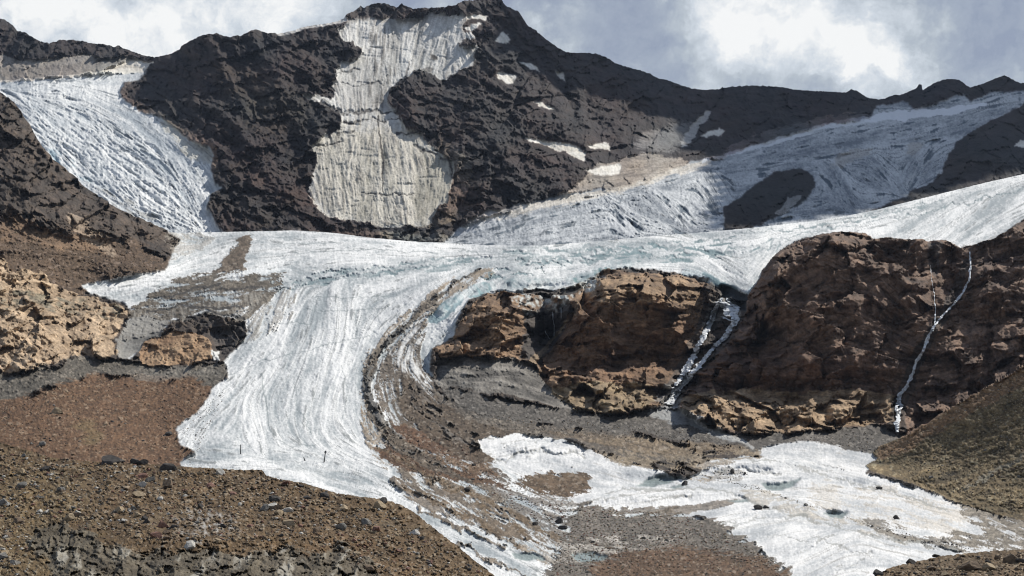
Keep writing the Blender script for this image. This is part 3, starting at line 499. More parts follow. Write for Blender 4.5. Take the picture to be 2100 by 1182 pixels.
LN = [([(1480,1080),(1550,1064),(1650,1060)], 1.3), ([(1622,1142),(1670,1122),(1712,1096)], 1.2), ([(1690,1182),(1730,1165),(1765,1150)], 1.2), ([(1395,1003),(1480,1008),(1560,1038),(1700,1078),(1850,1112),(1960,1130)], 2.2), ([(1010,945),(1100,925),(1200,935)], 1.5), ([(1240,1010),(1330,1004),(1400,1004)], 2.4),
 ([(1430,972),(1530,962),(1600,975)], 1.5), ([(1640,962),(1720,985),(1800,1000)], 1.3), ([(1560,1100),(1680,1110),(1780,1140)], 1.2), ([(1200,1028),(1300,1022),(1420,1020)], 1.3), ([(1790,1004),(1880,1022),(1950,1050)], 1.4), ([(1500,940),(1600,952),(1700,968)], 1.2), ([(1030,915),(1120,905),(1190,920)], 1.3)]
for p_, w_ in LN: lay(MC, crisp(line(p_, w_, 1.4, 3), 2, .7)*.65, (.27,.275,.26)); BNH = np.maximum(BNH, line(p_, w_*1.5, 1.4, 4))  # grey lines on the ice; the longest paints shading along the hump edges
ICEW = [[(1558,989),(1600,992),(1645,979),(1625,997),(1600,1004),(1572,1003)], [(1688,1050),(1740,1050),(1722,1062),(1700,1060)], [(1300,998),(1330,980),(1355,974),(1395,980),(1370,990),(1335,998)], [(1050,1132),(1078,1132),(1108,1138),(1118,1150),(1085,1149),(1058,1146)], [(1170,1134),(1215,1132),(1245,1140),(1235,1150),(1180,1150)], [(1370,998),(1400,990),(1412,994),(1385,1002)], [(1492,1028),(1530,1026),(1535,1032),(1510,1033)]]
IW = [poly(p, 1.2, .5) for p in ICEW]
for m in IW: lay(MC, m*.95, ice(m, (.15,.19,.195), (.25,.30,.30), thr=.7, dirt=(.08,.09,.095)))  # blue-grey ice walls, the shade of their recesses mixed into the colour
LIP = [(905,640),(950,602),(985,592),(1010,584),(1060,580),(1110,584),(1170,578),(1210,564),(1250,547),(1290,543)]
lp = line(LIP, 9, 1, 3); lay(MC, lp*np.clip(.75+.5*T2+n6, 0, 1)*.85, ice(lp, (.22,.29,.31), (.62,.66,.66), thr=.5, dirt=(.10,.13,.14)))
LIP2 = [(1405,556),(1440,566),(1478,586),(1505,600),(1528,608),(1545,596)]
lp2 = line(LIP2, 7, 1, 3); lay(MC, lp2*.7, ice(lp2, (.16,.25,.28), (.45,.53,.55), thr=.5))
for k_ in range(26):
    t_ = k_/25; u_ = 1005+t_*480+10*math.sin(k_*5.1); v_ = 566-52*math.sin(min(1, t_*1.25)*1.9)+9*math.sin(k_*2.7)
    SER = line([(u_-16-6*math.sin(k_), v_+5), (u_, v_), (u_+20+7*math.cos(k_*1.7), v_+9+4*math.sin(k_*3))], [.8, 3.2+1.2*math.sin(k_*2.2), .6], 1.4, 1.5)
    lay(MC, SER*.8, (.16,.235,.255)); BNH = np.maximum(BNH, SER*1.3)
# rock below the icefall
cc = poly([(885,716),(930,692),(945,655),(975,625),(1002,602),(1060,600),(1130,604),(1180,592),(1215,575),(1245,556),(1272,558),(1330,560),(1400,564),(1450,580),(1472,602),(1455,650),(1425,718),(1385,790),(1345,838),(1290,850),(1215,846),(1140,820),(1105,770),(1095,745),(1040,735),(980,730),(905,738)], 1.5, .8)
lay(MC, cc, rockc((.075,.048,.032), (.33,.225,.145), grain=.45)); MICE *= (1-cc); rough(cc, 1.0)
lay(MC, poly([(1130,690),(1200,640),(1300,650),(1430,660),(1390,760),(1300,800),(1150,770)], 16, 2)*.55, rockc((.07,.036,.022), (.17,.095,.055)))
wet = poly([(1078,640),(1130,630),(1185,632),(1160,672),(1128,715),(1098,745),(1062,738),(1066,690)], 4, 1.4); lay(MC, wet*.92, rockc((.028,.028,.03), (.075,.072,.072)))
lay(MC, line([(1195,625),(1160,665),(1125,705),(1092,742)], [3,4,4,6], 1)*.7, rockc((.2,.15,.1), (.4,.31,.21)))  # sunlit slab edge on the dome's left, painted as a pale line
lay(MC, poly([(1220,580),(1300,565),(1400,570),(1450,600),(1430,640),(1330,620),(1230,625),(1180,650)], 8, 1.5)*.5, rockc((.18,.125,.08), (.42,.31,.20)))  # lit top of the dome, painted in as lighter tan
mixi = poly([(1050,600),(1130,600),(1190,582),(1235,560),(1240,580),(1180,610),(1160,632),(1090,650),(1050,625)], 4, 2); lay(MC, mixi*np.clip(.3+n6*1.8+n15, 0, 1), (.48,.50,.48))
ggr = poly([(890,742),(980,732),(1045,738),(1095,748),(1110,775),(1145,815),(1215,848),(1150,838),(1060,815),(960,800),(895,795)], 3, 1.2); lay(MC, ggr, rockc((.075,.074,.074), (.20,.195,.185), grain=.3)*(1+.14*L3+.12*L2)[..., None]); MICE *= (1-ggr); rough(ggr, .42)
ltl = poly([(1135,800),(1200,790),(1330,790),(1350,815),(1330,840),(1270,850),(1210,848),(1145,822)], 3, 1.2); lay(MC, ltl*.9, rockc((.16,.12,.08), (.36,.29,.19)))
cr_ = poly([(1600,518)] + crestR[1:] + [(2190,700),(2100,752),(1950,838),(1868,892),(1838,890),(1800,868),(1700,882),(1600,892),(1540,892),(1450,880),(1388,838),(1400,800),(1440,760),(1500,690),(1530,640),(1535,610),(1565,570),(1585,535)], 1.2, .35)
lay(MC, cr_, rockc((.055,.036,.029), (.235,.160,.118), grain=.45)); MICE *= (1-cr_); rough(cr_, 1.0)
lay(MC, poly([(1480,720),(1600,700),(1750,740),(1830,780),(1700,800),(1500,795),(1430,800)], 16, 2)*.5, rockc((.06,.032,.022), (.14,.08,.055)))
ldg = poly([(1392,822),(1450,805),(1540,800),(1640,808),(1760,800),(1835,812),(1838,865),(1780,870),(1690,882),(1600,893),(1540,892),(1460,878),(1400,850)], 3, 1.2); lay(MC, ldg*.8, rockc((.16,.11,.07), (.42,.32,.21), grain=.5))
lay(MC, poly([(1900,500),(1930,500),(1925,560),(1912,570)], 3, 1)*.8, rockc((.03,.03,.03), (.07,.06,.06)))
lay(MC, line([(1470,600),(1440,680),(1400,760),(1365,830)], [22,12,14,14], .8)*.8 + line([(1520,640),(1480,710),(1420,770),(1380,830)], [14,10,10,12], .8)*.8, rockc((.04,.036,.034), (.10,.085,.075)))
lay(MC, line([(1985,540),(1940,640),(1890,720),(1845,830),(1840,880)], [9,11,13,16,18], .8)*.8, rockc((.04,.035,.034), (.09,.075,.065)))
lay(MC, line([(1075,592),(1110,600),(1160,604),(1195,590)], [4,7,8,3], .8), rockc((.03,.028,.028), (.08,.07,.06)))  # cave under the ice edge, its shade painted in darker rock tones
gul = poly([(1455,625),(1485,606),(1515,625),(1512,655),(1470,660),(1445,670)], 4, 1.5)+poly([(1345,830),(1352,800),(1375,790),(1398,812),(1385,840)], 4, 1.5); lay(MC, np.clip(gul, 0, 1)*.75, rockc((.14,.14,.14), (.32,.32,.31)))
# scree under the cliffs
sg = poly([(895,795),(960,802),(1060,818),(1150,840),(1215,850),(1290,852),(1340,838),(1390,838),(1450,880),(1540,893),(1700,883),(1800,868),(1842,890),(1870,892),(1800,920),(1795,937),(1760,926),(1660,906),(1600,909),(1555,920),(1480,912),(1300,890),(1100,870),(960,850)], 4, 1)
lay(MC, sg, scree((.055,.053,.051), (.125,.115,.105), (.26,.24,.21))); MICE *= (1-sg); rough(sg, .28)
fan = poly([(1365,828),(1388,835),(1430,862),(1500,895),(1552,918),(1500,908),(1400,870),(1345,860),(1320,848)], 4, 1); lay(MC, fan*.8, (.33,.34,.34))
lay(MC, line([(1400,850),(1470,885),(1545,917)], [6,5,3], .8)*.6, (.45,.45,.43))
bro = poly([(1090,880),(1400,908),(1540,915),(1440,935),(1250,925)], 8, 1.4); lay(MC, bro*.5, scree((.09,.074,.056), (.155,.128,.098)))
# slope on the right, near
lay(MC, slopeR, scree((.080,.073,.048), (.185,.158,.108), (.34,.30,.20))*(1+.16*L3+.14*L2)[..., None]); MICE *= (1-slopeR); rough(slopeR, .30)
lay(MC, slopeR*poly([(1800,922),(1900,862),(2100,745),(2190,690),(2190,740),(2100,790),(1950,870),(1860,925),(1800,945)], 5, 1.2)*.7, scree((.14,.095,.065), (.25,.175,.125), (.36,.28,.2)))
lay(MC, slopeR*line([(1980,1000),(2060,960),(2110,930)], 3, 1.5)*.6, (.25,.23,.18))
# orange block and the hollow beside it
obp = poly([(282,742),(285,715),(300,702),(325,690),(352,682),(395,682),(420,690),(434,712),(432,738),(380,748),(300,752)], 1.5, .7)
lay(MC, obp, rockc((.20,.125,.075), (.40,.29,.19))); MICE *= (1-obp); rough(obp, .6)
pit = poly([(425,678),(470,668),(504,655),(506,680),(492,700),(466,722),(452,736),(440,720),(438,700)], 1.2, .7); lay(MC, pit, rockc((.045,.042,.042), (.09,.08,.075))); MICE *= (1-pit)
lay(MC, poly([(432,715),(450,722),(452,740),(432,742)], 2, 1), (.6,.6,.58))
# relief of the middle ground
MRK = (1-MICE); CLM = np.clip(cc+cr_+(.35*slab)+.5*obp+ltl+.45*poly([(-90,0),(345,470),(345,520),(200,500),(100,480),(-90,470)], 0, .3), 0, 1)*np.clip((1-blur(MICE, 3))*1.6-.4, 0, 1)
MCREV = np.clip(blu*1.2 + poly([(1050,500),(1300,490),(1600,490),(1600,520),(1500,560),(1350,545),(1250,555),(1100,600),(900,700),(860,660),(960,570)], 18, 1), 0, 1)
MH = MRK*MRr*((RH*np.clip(MRr*4-2, 0, 1)+RHS*np.clip(3-MRr*4, 0, 1))*(1-CLM)+CL*CLM) + MRK*np.clip(1-MRr, 0, 1)*(2.0*(spk-.5)+3.0*(spk2-.5)+1.2*n15+.8*crag3) + MICE*(ICH*.8 + (5+9*WW)*fbm(U, V*2.2, 120, 3, 170) + MCREV*(-1.6*np.clip(L2-.4, 0, 2)-2.2*np.clip(L3-.2, 0, 2)+.5*crag2))
bumps([(1290,625,100,60,55),(1310,700,90,60,30),(1000,655,50,35,30),(1060,650,60,22,20),(1118,692,26,60,-48),(1650,590,110,70,50),(1700,650,120,50,40),(1500,760,90,40,34),(1640,760,120,40,34),(1780,745,60,50,30),(2020,600,60,60,34),(1960,680,50,60,24),(2080,690,60,50,28),(1870,600,40,70,24),(1130,690,25,60,-16),(960,720,60,16,8),(1640,600,60,90,14,-20),(1740,520,90,30,14),(1720,660,90,40,-16),(1600,780,140,40,14),(1780,760,60,60,12),(1910,560,10,80,-9),
       (1960,620,12,80,-10,-25),(1880,760,14,80,-12,-25),(2050,600,60,60,12),(1600,845,160,22,12),(1600,805,170,14,-8),(1430,720,14,90,-14,-35),(1475,690,12,70,-8,-40),(1250,820,70,16,8),
       (360,715,60,28,12),(470,695,25,30,-16),(100,690,80,30,10),(60,480,60,60,8),(200,690,30,25,6),
       (1480,560,60,40,10),(1535,590,20,30,6),(1000,570,60,20,6),(870,700,50,60,6),
       (1100,915,90,18,30),(1320,968,70,11,26),(1660,915,100,12,22),(1560,952,120,14,34),(1760,980,130,16,26),(1600,1004,55,10,-20),(1640,1035,150,12,26),(1480,1012,120,9,22),(1280,1024,130,10,22),(1500,1080,60,16,16),(1700,1110,180,26,28),(1900,1065,90,18,22),(1720,1060,40,9,-4),(1340,1000,60,10,-4),(1130,985,70,12,4),(1400,1080,150,25,5),(1260,1140,40,10,-4),(600,900,120,60,4),(640,700,70,80,4),(900,940,90,16,4,20)], MH)
for m in IW: MH -= 12*blur(m, 2.0)
MH -= 3.5*BNH*MICE
MH += 9*blur(line([(a_, b_-7) for a_, b_ in LIP], 9, .8, 3), 3)*MICE + 8*blur(line([(a_, b_-5) for a_, b_ in LIP2], 8, .8, 3), 3)*MICE
MH -= 3.5*blur(line([(1480,612),(1465,640),(1450,680),(1430,715),(1405,765),(1385,800),(1372,828)], 7, .5, 3)+line([(1490,612),(1510,632),(1508,660),(1490,690),(1462,715),(1440,745),(1415,775),(1392,800),(1374,830)], 6, .5, 3)+line([(1988,518),(1990,545),(1986,575),(1955,625),(1905,685),(1878,745),(1858,795),(1845,810),(1842,840),(1840,888)], 6, .5, 3), 2.5)
MH -= 12*line([(1000,602),(1060,598),(1100,600),(1160,604),(1195,590),(1240,566),(1290,553),(1400,565),(1450,580)], [2,3,7,7,4,4,3,3,4], .8, 3)
MH -= 14*blur(pit, 5)
MH -= 22*blur(poly([(1474,588),(1500,588),(1532,606),(1530,640),(1506,630),(1484,612)], 0, .4), 2.5)
lay(MC, line([(1440,566),(1475,582),(1505,597),(1530,610)], [3,6,7,3], .8, 2)*.85, (.12,.20,.225))
lay(MC, poly([(1474,588),(1500,588),(1532,606),(1530,640),(1506,630),(1484,612)], 2, .5), (.022,.026,.03))  # darkness inside the cave under the ice lobe, painted nearly black
# --- near moraine
GC = scree((.060,.046,.030), (.125,.096,.062), (.34,.29,.22))
lay(GC, poly([(-90,930),(200,960),(150,1060),(250,1182),(100,1265),(-90,1265)], 40, 3)*.5, scree((.085,.072,.042), (.15,.125,.075), (.34,.31,.22)))
lay(GC, poly([(600,1090),(760,1100),(900,1182),(500,1182)], 30, 3)*.5, scree((.085,.058,.034), (.15,.105,.062)))
slt = np.clip(fbm(U+.6*V, V*2.2, 150, 3, 190)*3-.35, 0, 1); lay(GC, slt*.6, rockc((.085,.065,.040), (.14,.108,.068), grain=.3))
gr1 = poly([(80,1078),(120,1068),(175,1082),(200,1112),(260,1122),(300,1140),(360,1130),(420,1126),(480,1138),(560,1122),(640,1128),(700,1120),(760,1150),(800,1200),(800,1265),(140,1265),(110,1200),(90,1150),(60,1110)], 6, 3)
lay(GC, gr1*.85, rockc((.045,.041,.032), (.125,.115,.092), grain=.5)); 
stk = np.clip((fbm(U*1.0+V*.5+18*n15, V*.5, 34, 5, 120, .62)+.5*n40-.14)*4, 0, 1)
lay(GC, gr1*stk*.75, (.36,.34,.29)); lay(GC, poly([(350,1070),(400,1055),(470,1050),(500,1085),(440,1100),(370,1095)], 12, 2.5)*np.clip(.2+1.5*n6+n15, 0, 1)*.8, (.38,.37,.35))
sp3 = worley(U+2*n6, V*1.5, 13, 27); GH = (1-gr1*.6)*(3.0*(spk-.5)+5.5*(spk2-.5)+7*np.clip(ANG[sp3[2]]/6.2832-.62, 0, 1)*(sp3[1]-sp3[0] > .12)+1.5*crag3+2.2*n15+4*n40) + gr1*(16*fbm(U+V*.5+10*n15, V*.4, 60, 4, 160, .5, True)+.7*FB+.6*FCf+.5*FD+1.5*(spk2-.5)+3*stk)
GH *= 1-.55*slt*(1-gr1); GH += 9*fbm(U+.4*V, V*1.6, 90, 3, 180, .5, True)*(1-gr1)
bumps([(420,1130,330,20,-9),(470,1105,300,18,7),(400,1075,60,20,-4),(120,1100,60,40,-6)], GH)

# ------------------------------------------------------------------ sheets
def interp_line(pts, u):
    p = np.array(pts, float); return np.interp(u, p[:, 0], p[:, 1])
def sheet(top, bot, D, H, fold):
    """a grid on the canvas points below a top line (snapped to it); returns positions and frame coordinates"""
    j0 = int((top.min()-V0)/ST)-1; j1 = min(NV-1, int((bot.max()-V0)/ST)+2); j0 = max(0, j0)
    uu = U[j0:j1, C0:C1]; vv = np.minimum(np.maximum(V[j0:j1, C0:C1], top[None]), bot[None])
    ucols = us[C0:C1]
    Y = samp(D, uu, vv)
    ux = uu + 6*np.maximum(0, uu-2120) - 6*np.maximum(0, -20-uu)      # the land runs on beyond the picture's edges
    P = np.stack([(ux-1050)/F*Y, Y, (HZ-vv)/F*Y], -1)
    vg = V[j0:j1, C0:C1]; B = np.stack([(ux-1050)/F, np.ones_like(uu), (HZ-vg)/F], -1)*D[j0:j1, C0:C1, None]
    n = np.cross(np.gradient(B, axis=0), np.gradient(B, axis=1)); n /= np.linalg.norm(n, axis=-1, keepdims=True)+1e-9
    n[n[..., 1] > 0] *= -1
    h = samp(H, uu, vv)*Y/F; ray = P/np.linalg.norm(P, axis=-1, keepdims=True)
    g = np.maximum(-(n*ray).sum(-1), .3)
    P = P - ray*(.88*h/g)[..., None] + n*(.12*h)[..., None]
    jt = np.maximum((vg <= top[None]).sum(0)-1, 0); gi = np.maximum(np.arange(P.shape[0])[:, None], jt[None]); P = np.take_along_axis(P, gi[..., None], 0)
    k, st, dz = fold
    back = np.stack([P[0] + np.array([0, st*j, -dz*j**1.3]) for j in range(k, 0, -1)])
    P = np.concatenate([back, P]); uu = np.concatenate([np.broadcast_to(ucols[None], (k, len(ucols))), uu]); vv = np.concatenate([np.broadcast_to(top[None], (k, len(ucols))), vv])
    return P, uu, vv
def normals(P):
    n = np.cross(np.gradient(P, axis=0), np.gradient(P, axis=1)); n /= np.linalg.norm(n, axis=-1, keepdims=True)+1e-9
    n[n[..., 1] > 0.2] *= -1
    return n
def grid_objects(P, uu, vv, COL, ICE, classes, cls):
    """split one grid into objects by class (array per quad); neighbours share their border vertices' places"""
    nr, nc = P.shape[:2]
    idx = np.arange(nr*nc).reshape(nr, nc)
    q = np.stack([idx[:-1, :-1], idx[1:, :-1], idx[1:, 1:], idx[:-1, 1:]], -1)
    Pf = P.reshape(-1, 3).astype(np.float32); 
    cf = samp(COL, uu, vv).reshape(-1, 3); ic = samp(ICE, uu, vv).reshape(-1)
    live = np.ones(q.shape[:2], bool); live[6:] = (vv[7:, :-1]-vv[6:-1, :-1] + vv[7:, 1:]-vv[6:-1, 1:]) > 1e-4
    res = []
    for k, (name, mat, props) in classes.items():
        qq = q[(cls == k) & live].reshape(-1, 4)
        if len(qq) == 0: continue
        used, inv = np.unique(qq, return_inverse=True); inv = inv.reshape(-1, 4)
        me = bpy.data.meshes.new(name)
        me.vertices.add(len(used)); me.vertices.foreach_set('co', Pf[used].ravel())
        me.loops.add(inv.size); me.loops.foreach_set('vertex_index', inv.ravel().astype(np.int32))
        me.polygons.add(len(inv)); me.polygons.foreach_set('loop_start', np.arange(0, inv.size, 4, dtype=np.int32))
        me.polygons.foreach_set('use_smooth', np.ones(len(inv), bool))
        me.update(calc_edges=True)
        a = me.attributes.new('tone', 'FLOAT_COLOR', 'POINT'); c4 = np.ones((len(used), 4), np.float32); c4[:, :3] = np.clip(cf[used], .01, .95); a.data.foreach_set('color', c4.ravel())
        b = me.attributes.new('ice', 'FLOAT', 'POINT'); b.data.foreach_set('value', ic[used].astype(np.float32))
        me.materials.append(mat)
        o = bpy.data.objects.new(name, me); C.objects.link(o)
        for p_, v_ in props.items(): o[p_] = v_
        res.append(o)
    return res
# ------------------------------------------------------------------ materials
def mat_land(name, scale, bump, rough=.9):
    m = bpy.data.materials.new(name); m.use_nodes = True; t = m.node_tree; n = t.nodes; l = t.links
    b = n['Principled BSDF']; b.inputs['Roughness'].default_value = rough; b.inputs['Specular IOR Level'].default_value = .25
    at = n.new('ShaderNodeAttribute'); at.attribute_name = 'tone'; ai = n.new('ShaderNodeAttribute'); ai.attribute_name = 'ice'
    tcn = n.new('ShaderNodeTexCoord')
    no = n.new('ShaderNodeTexNoise'); no.inputs['Scale'].default_value = scale; no.inputs['Detail'].default_value = 6; no.inputs['Roughness'].default_value = .65; l.new(tcn.outputs['Object'], no.inputs['Vector'])
    mr = n.new('ShaderNodeMapRange'); l.new(no.outputs['Fac'], mr.inputs[0]); mr.inputs[1].default_value = .25; mr.inputs[2].default_value = .75; mr.inputs[3].default_value = .62; mr.inputs[4].default_value = 1.38
    mr2 = n.new('ShaderNodeMapRange'); l.new(no.outputs['Fac'], mr2.inputs[0]); mr2.inputs[1].default_value = .25; mr2.inputs[2].default_value = .75; mr2.inputs[3].default_value = .93; mr2.inputs[4].default_value = 1.05
    mi = n.new('ShaderNodeMix'); l.new(ai.outputs['Fac'], mi.inputs[0]); l.new(mr.outputs[0], mi.inputs[2]); l.new(mr2.outputs[0], mi.inputs[3])
    mu = n.new('ShaderNodeVectorMath'); mu.operation = 'SCALE'; l.new(at.outputs['Color'], mu.inputs[0]); l.new(mi.outputs[0], mu.inputs['Scale'])
    l.new(mu.outputs[0], b.inputs['Base Color'])
    bp = n.new('ShaderNodeBump'); bp.inputs['Strength'].default_value = bump; bp.inputs['Distance'].default_value = 1.2/scale*.25
    l.new(no.outputs['Fac'], bp.inputs['Height']); l.new(bp.outputs[0], b.inputs['Normal'])
    return m
M_far = mat_land('far_land', .12, .6); M_mid = mat_land('middle_land', .35, .6); M_fg = mat_land('near_moraine', 1.6, .7)
ST_ = {'kind': 'structure'}
def S(**k): d = dict(ST_); d.update(k); return d
C0, C1 = 3, NU-3
cols = us[C0:C1]
def cls_map(uu, vv, rules):
    uc = (uu[:-1, :-1]+uu[1:, 1:])/2; vc = (vv[:-1, :-1]+vv[1:, 1:])/2
    c = np.zeros(uc.shape, int)
    i = np.clip(np.rint((uc-U0)/ST).astype(int), 0, NU-1); j = np.clip(np.rint((vc-V0)/ST).astype(int), 0, NV-1)
    for k, m in rules: c[m[j, i] > .5] = k
    return c
# far: skyline
SKY = [(-90,8),(-20,30),(0,40),(10,43),(25,52),(35,65),(50,68),(60,76),(75,84),(100,90),(112,88),(125,83),(150,84),(170,86),(185,90),(205,92),(220,94),(235,99),(245,95),(252,101),(280,110),(300,116),(318,119),(335,116),(355,110),(380,92),(400,82),(420,74),(445,70),(455,74),(470,79),(490,76),(505,70),(525,62),(535,65),(548,71),(570,70),(600,64),(625,55),(660,50),(690,45),(705,38),(712,30),(730,20),(740,11),(748,16),(760,9),(778,7),(790,8),(800,11),(812,16),(825,9),(832,15),(848,21),(880,18),(910,17),(935,14),(950,5),(975,1),(1000,0),(1010,-3),(1028,1),(1036,12),(1050,20),(1065,27),(1075,42),(1085,55),(1100,66),(1120,83),(1140,98),(1160,109),(1180,110),(1200,109),(1225,112),(1245,120),(1262,130),(1290,140),(1330,150),(1350,161),(1370,165),(1395,175),(1420,183),(1450,186),(1480,182),(1510,179),(1545,177),(1575,178),(1610,180),(1640,186),(1680,188),(1715,189),(1735,190),(1745,184),(1755,184),(1768,193),(1780,201),(1800,204),(1815,203),(1832,196),(1845,196),(1860,190),(1880,182),(1884,174),(1890,174),(1892,186),(1905,178),(1920,170),(1935,164),(1955,163),(1970,166),(1980,175),(1990,180),(2010,175),(2030,166),(2048,160),(2060,156),(2070,161),(2080,165),(2095,172),(2110,168),(2190,150)]
top = interp_line(SKY, cols) + 1.6*gn(cols/7, cols*0, 3) + 1.0*gn(cols/3.1, cols*0+9, 4)
MTOP = [(-90,120),(-30,168),(0,190),(18,205),(35,222),(50,242),(62,262),(72,280),(85,305),(105,325),(130,345),(150,362),(170,380),(190,395),(215,412),(240,428),(270,442),(300,455),(330,468),(350,477),(372,478),(455,476),(520,475),(600,473),(660,476),(700,480),(760,488),(850,496),(930,499),(1000,503),(1100,504),(1200,497),(1300,488),(1400,480),(1480,474),(1560,466),(1650,456),(1720,446),(1800,430),(1900,405),(1960,390),(2030,373),(2100,357),(2190,337)]
mtop = interp_line(MTOP, cols) + np.clip((420-cols)/60, .25, 1)*1.8*gn(cols/8, cols*0, 7)
FAR = sheet(top, mtop+70, FARD, FH, (6, 45, 30))
rid_l = poly([(-90,-40),(320,-40),(318,119),(300,130),(262,119),(170,112),(70,127),(-90,108)], 0, .3)
face_all = wall
rules = [(1, rid_l), (2, np.maximum(trib, np.maximum(g1, s1))), (3, face_all), (4, upr), (5, nun), (6, rib)] + [(20+i, m) for i, m in enumerate(PM)]
fc = {0: ('mountain', M_far, S(label='dark rocky mountain with a pointed summit above the glacier')),
      1: ('mountain_ridge', M_far, S(label='low dark rocky ridge behind the steep glacier on the upper left')),
      2: ('side_glacier', M_far, S(label='steep crevassed glacier between dark rock slopes on the upper left')),
      3: ('hanging_ice_wall', M_far, S(label='pale streaked ice wall hanging down the middle of the dark mountain')),
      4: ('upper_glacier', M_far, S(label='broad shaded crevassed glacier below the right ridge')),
      5: ('rock_island', M_far, S(label='dark rock island surrounded by the shaded upper glacier')),
      6: ('rock_rib', M_far, S(label='dark rock rib at the right edge between two glaciers'))}
for i, (lab, _) in enumerate(PATCHES):
    fc[20+i] = ('snow_patch', M_far, {'label': lab, 'category': 'snow patch', 'group': 'snow patches left on the dark rock'})
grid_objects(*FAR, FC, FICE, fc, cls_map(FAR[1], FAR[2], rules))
MID = sheet(mtop, np.full_like(cols, 1262), MIDD, MH, (6, 14, 14))
tongue_m = np.maximum(trunk, dm)
lower_m = np.maximum(W1, W0)
rk_left = poly([(-90,0),(0,100),(372,478),(352,520),(338,556),(166,583),(276,642),(240,732),(60,765),(-90,770)], 0, .6)
rules = [(1, rk_left), (2, tongue_m), (3, lower_m), (6, sg), (4, cc), (5, cr_), (7, slopeR), (8, obp)]
mc = {0: ('moraine', M_mid, S(label='brown gravel moraine slope beside the glacier tongue on the left')),
      1: ('rock_slope', M_mid, S(label='dark brown rock slope with pale slabs at the left edge')),
      2: ('glacier', M_mid, S(label='main glacier curving down into a long streaked tongue')),
      3: ('glacier_snout', M_mid, S(label='smooth white mounds of lower ice at the bottom right')),
      4: ('cliff', M_mid, S(label='rounded brown cliff below the broken ice edge in the centre')),
      5: ('cliff', M_mid, S(label='high brown cliff crossed by waterfalls on the right')),
      6: ('scree', M_mid, S(label='grey scree apron at the foot of the brown cliffs')),
      7: ('hillside', M_mid, S(label='olive brown stony hillside at the right edge in front of the cliff')),
      8: ('rock_knob', M_mid, {'label': 'big rounded orange rock knob below the dirty ice edge on the left', 'category': 'rock'})}
grid_objects(*MID, MC, MICE, mc, cls_map(MID[1], MID[2], rules))
FTOP = [(-90,905),(0,908),(20,914),(60,925),(100,938),(150,945),(205,948),(250,950),(330,953),(372,958),(430,961),(500,965),(536,964),(545,975),(570,983),(620,991),(650,1000),(690,1012),(740,1020),(785,1024),(820,1035),(850,1052),(880,1076),(910,1100),(940,1122),(970,1148),(1000,1170),(1025,1190),(1060,1225),(1700,1228),(1760,1200),(1800,1178),(1830,1164),(1880,1152),(1930,1141),(1980,1136),(2040,1130),(2100,1128),(2190,1124)]
fcols = cols
ftop = interp_line(FTOP, fcols) + 1.8*gn(fcols/8, fcols*0, 17) + 1.2*gn(fcols/3.5, fcols*0+5, 18)
FG = sheet(ftop, np.full_like(fcols, 1263), FGD, GH, (6, 6, 5))
fgc = cls_map(FG[1], FG[2], []); fgc[:, fcols[:-1] > 1400] = 1
grid_objects(*FG, GC, np.zeros_like(MICE), {0: ('near_moraine', M_fg, S(label='near brown moraine ridge strewn with stones at the lower left')), 1: ('near_moraine', M_fg, S(label='small stony moraine crest at the bottom right corner'))}, fgc)

# ------------------------------------------------------------------ finding places on the land
def locate(sh, u, v, cl=cols):
    """point and normal of a sheet nearest to the frame place (u, v)"""
    P, uu, vv = sh
    c = int(round((u - cl[0])/ST)); c = max(1, min(len(cl)-2, c))
    r = 6 + int(np.argmin(np.abs(HZ - P[6:, c, 2]/P[6:, c, 1]*F - v)))
    r = min(r, P.shape[0]-2)
    n = np.cross(P[r+1, c]-P[r-1, c], P[r, c+1]-P[r, c-1]); n = n/(np.linalg.norm(n)+1e-9)
    if n[2] < 0: n = -n
    return P[r, c], n
def mat_plain(name, c1, c2, scale, rough=.9, bump=.5):
    m = bpy.data.materials.new(name); m.use_nodes = True; t = m.node_tree; n = t.nodes; l = t.links
    b = n['Principled BSDF']; b.inputs['Roughness'].default_value = rough; b.inputs['Specular IOR Level'].default_value = .25
    tcn = n.new('ShaderNodeTexCoord'); no = n.new('ShaderNodeTexNoise'); no.inputs['Scale'].default_value = scale; no.inputs['Detail'].default_value = 6; l.new(tcn.outputs['Object'], no.inputs['Vector'])
    r = n.new('ShaderNodeValToRGB'); r.color_ramp.elements[0].position = .35; r.color_ramp.elements[1].position = .65; r.color_ramp.elements[0].color = (*c1, 1); r.color_ramp.elements[1].color = (*c2, 1)
    l.new(no.outputs['Fac'], r.inputs[0]); l.new(r.outputs[0], b.inputs['Base Color'])
    bp = n.new('ShaderNodeBump'); bp.inputs['Strength'].default_value = bump; bp.inputs['Distance'].default_value = .1; l.new(no.outputs['Fac'], bp.inputs['Height']); l.new(bp.outputs[0], b.inputs['Normal'])
    return m
MR = {'brown': mat_plain('brown_stone', (.09,.065,.045), (.19,.14,.095), 3), 'grey': mat_plain('grey_stone', (.11,.105,.095), (.22,.21,.19), 3),
      'dark': mat_plain('dark_stone', (.035,.033,.032), (.075,.068,.062), 3), 'pale': mat_plain('pale_stone', (.32,.31,.28), (.52,.50,.46), 3), 'tan': mat_plain('tan_stone', (.22,.17,.11), (.38,.30,.20), 3), 'red': mat_plain('reddish_stone', (.15,.08,.06), (.26,.15,.115), 3)}
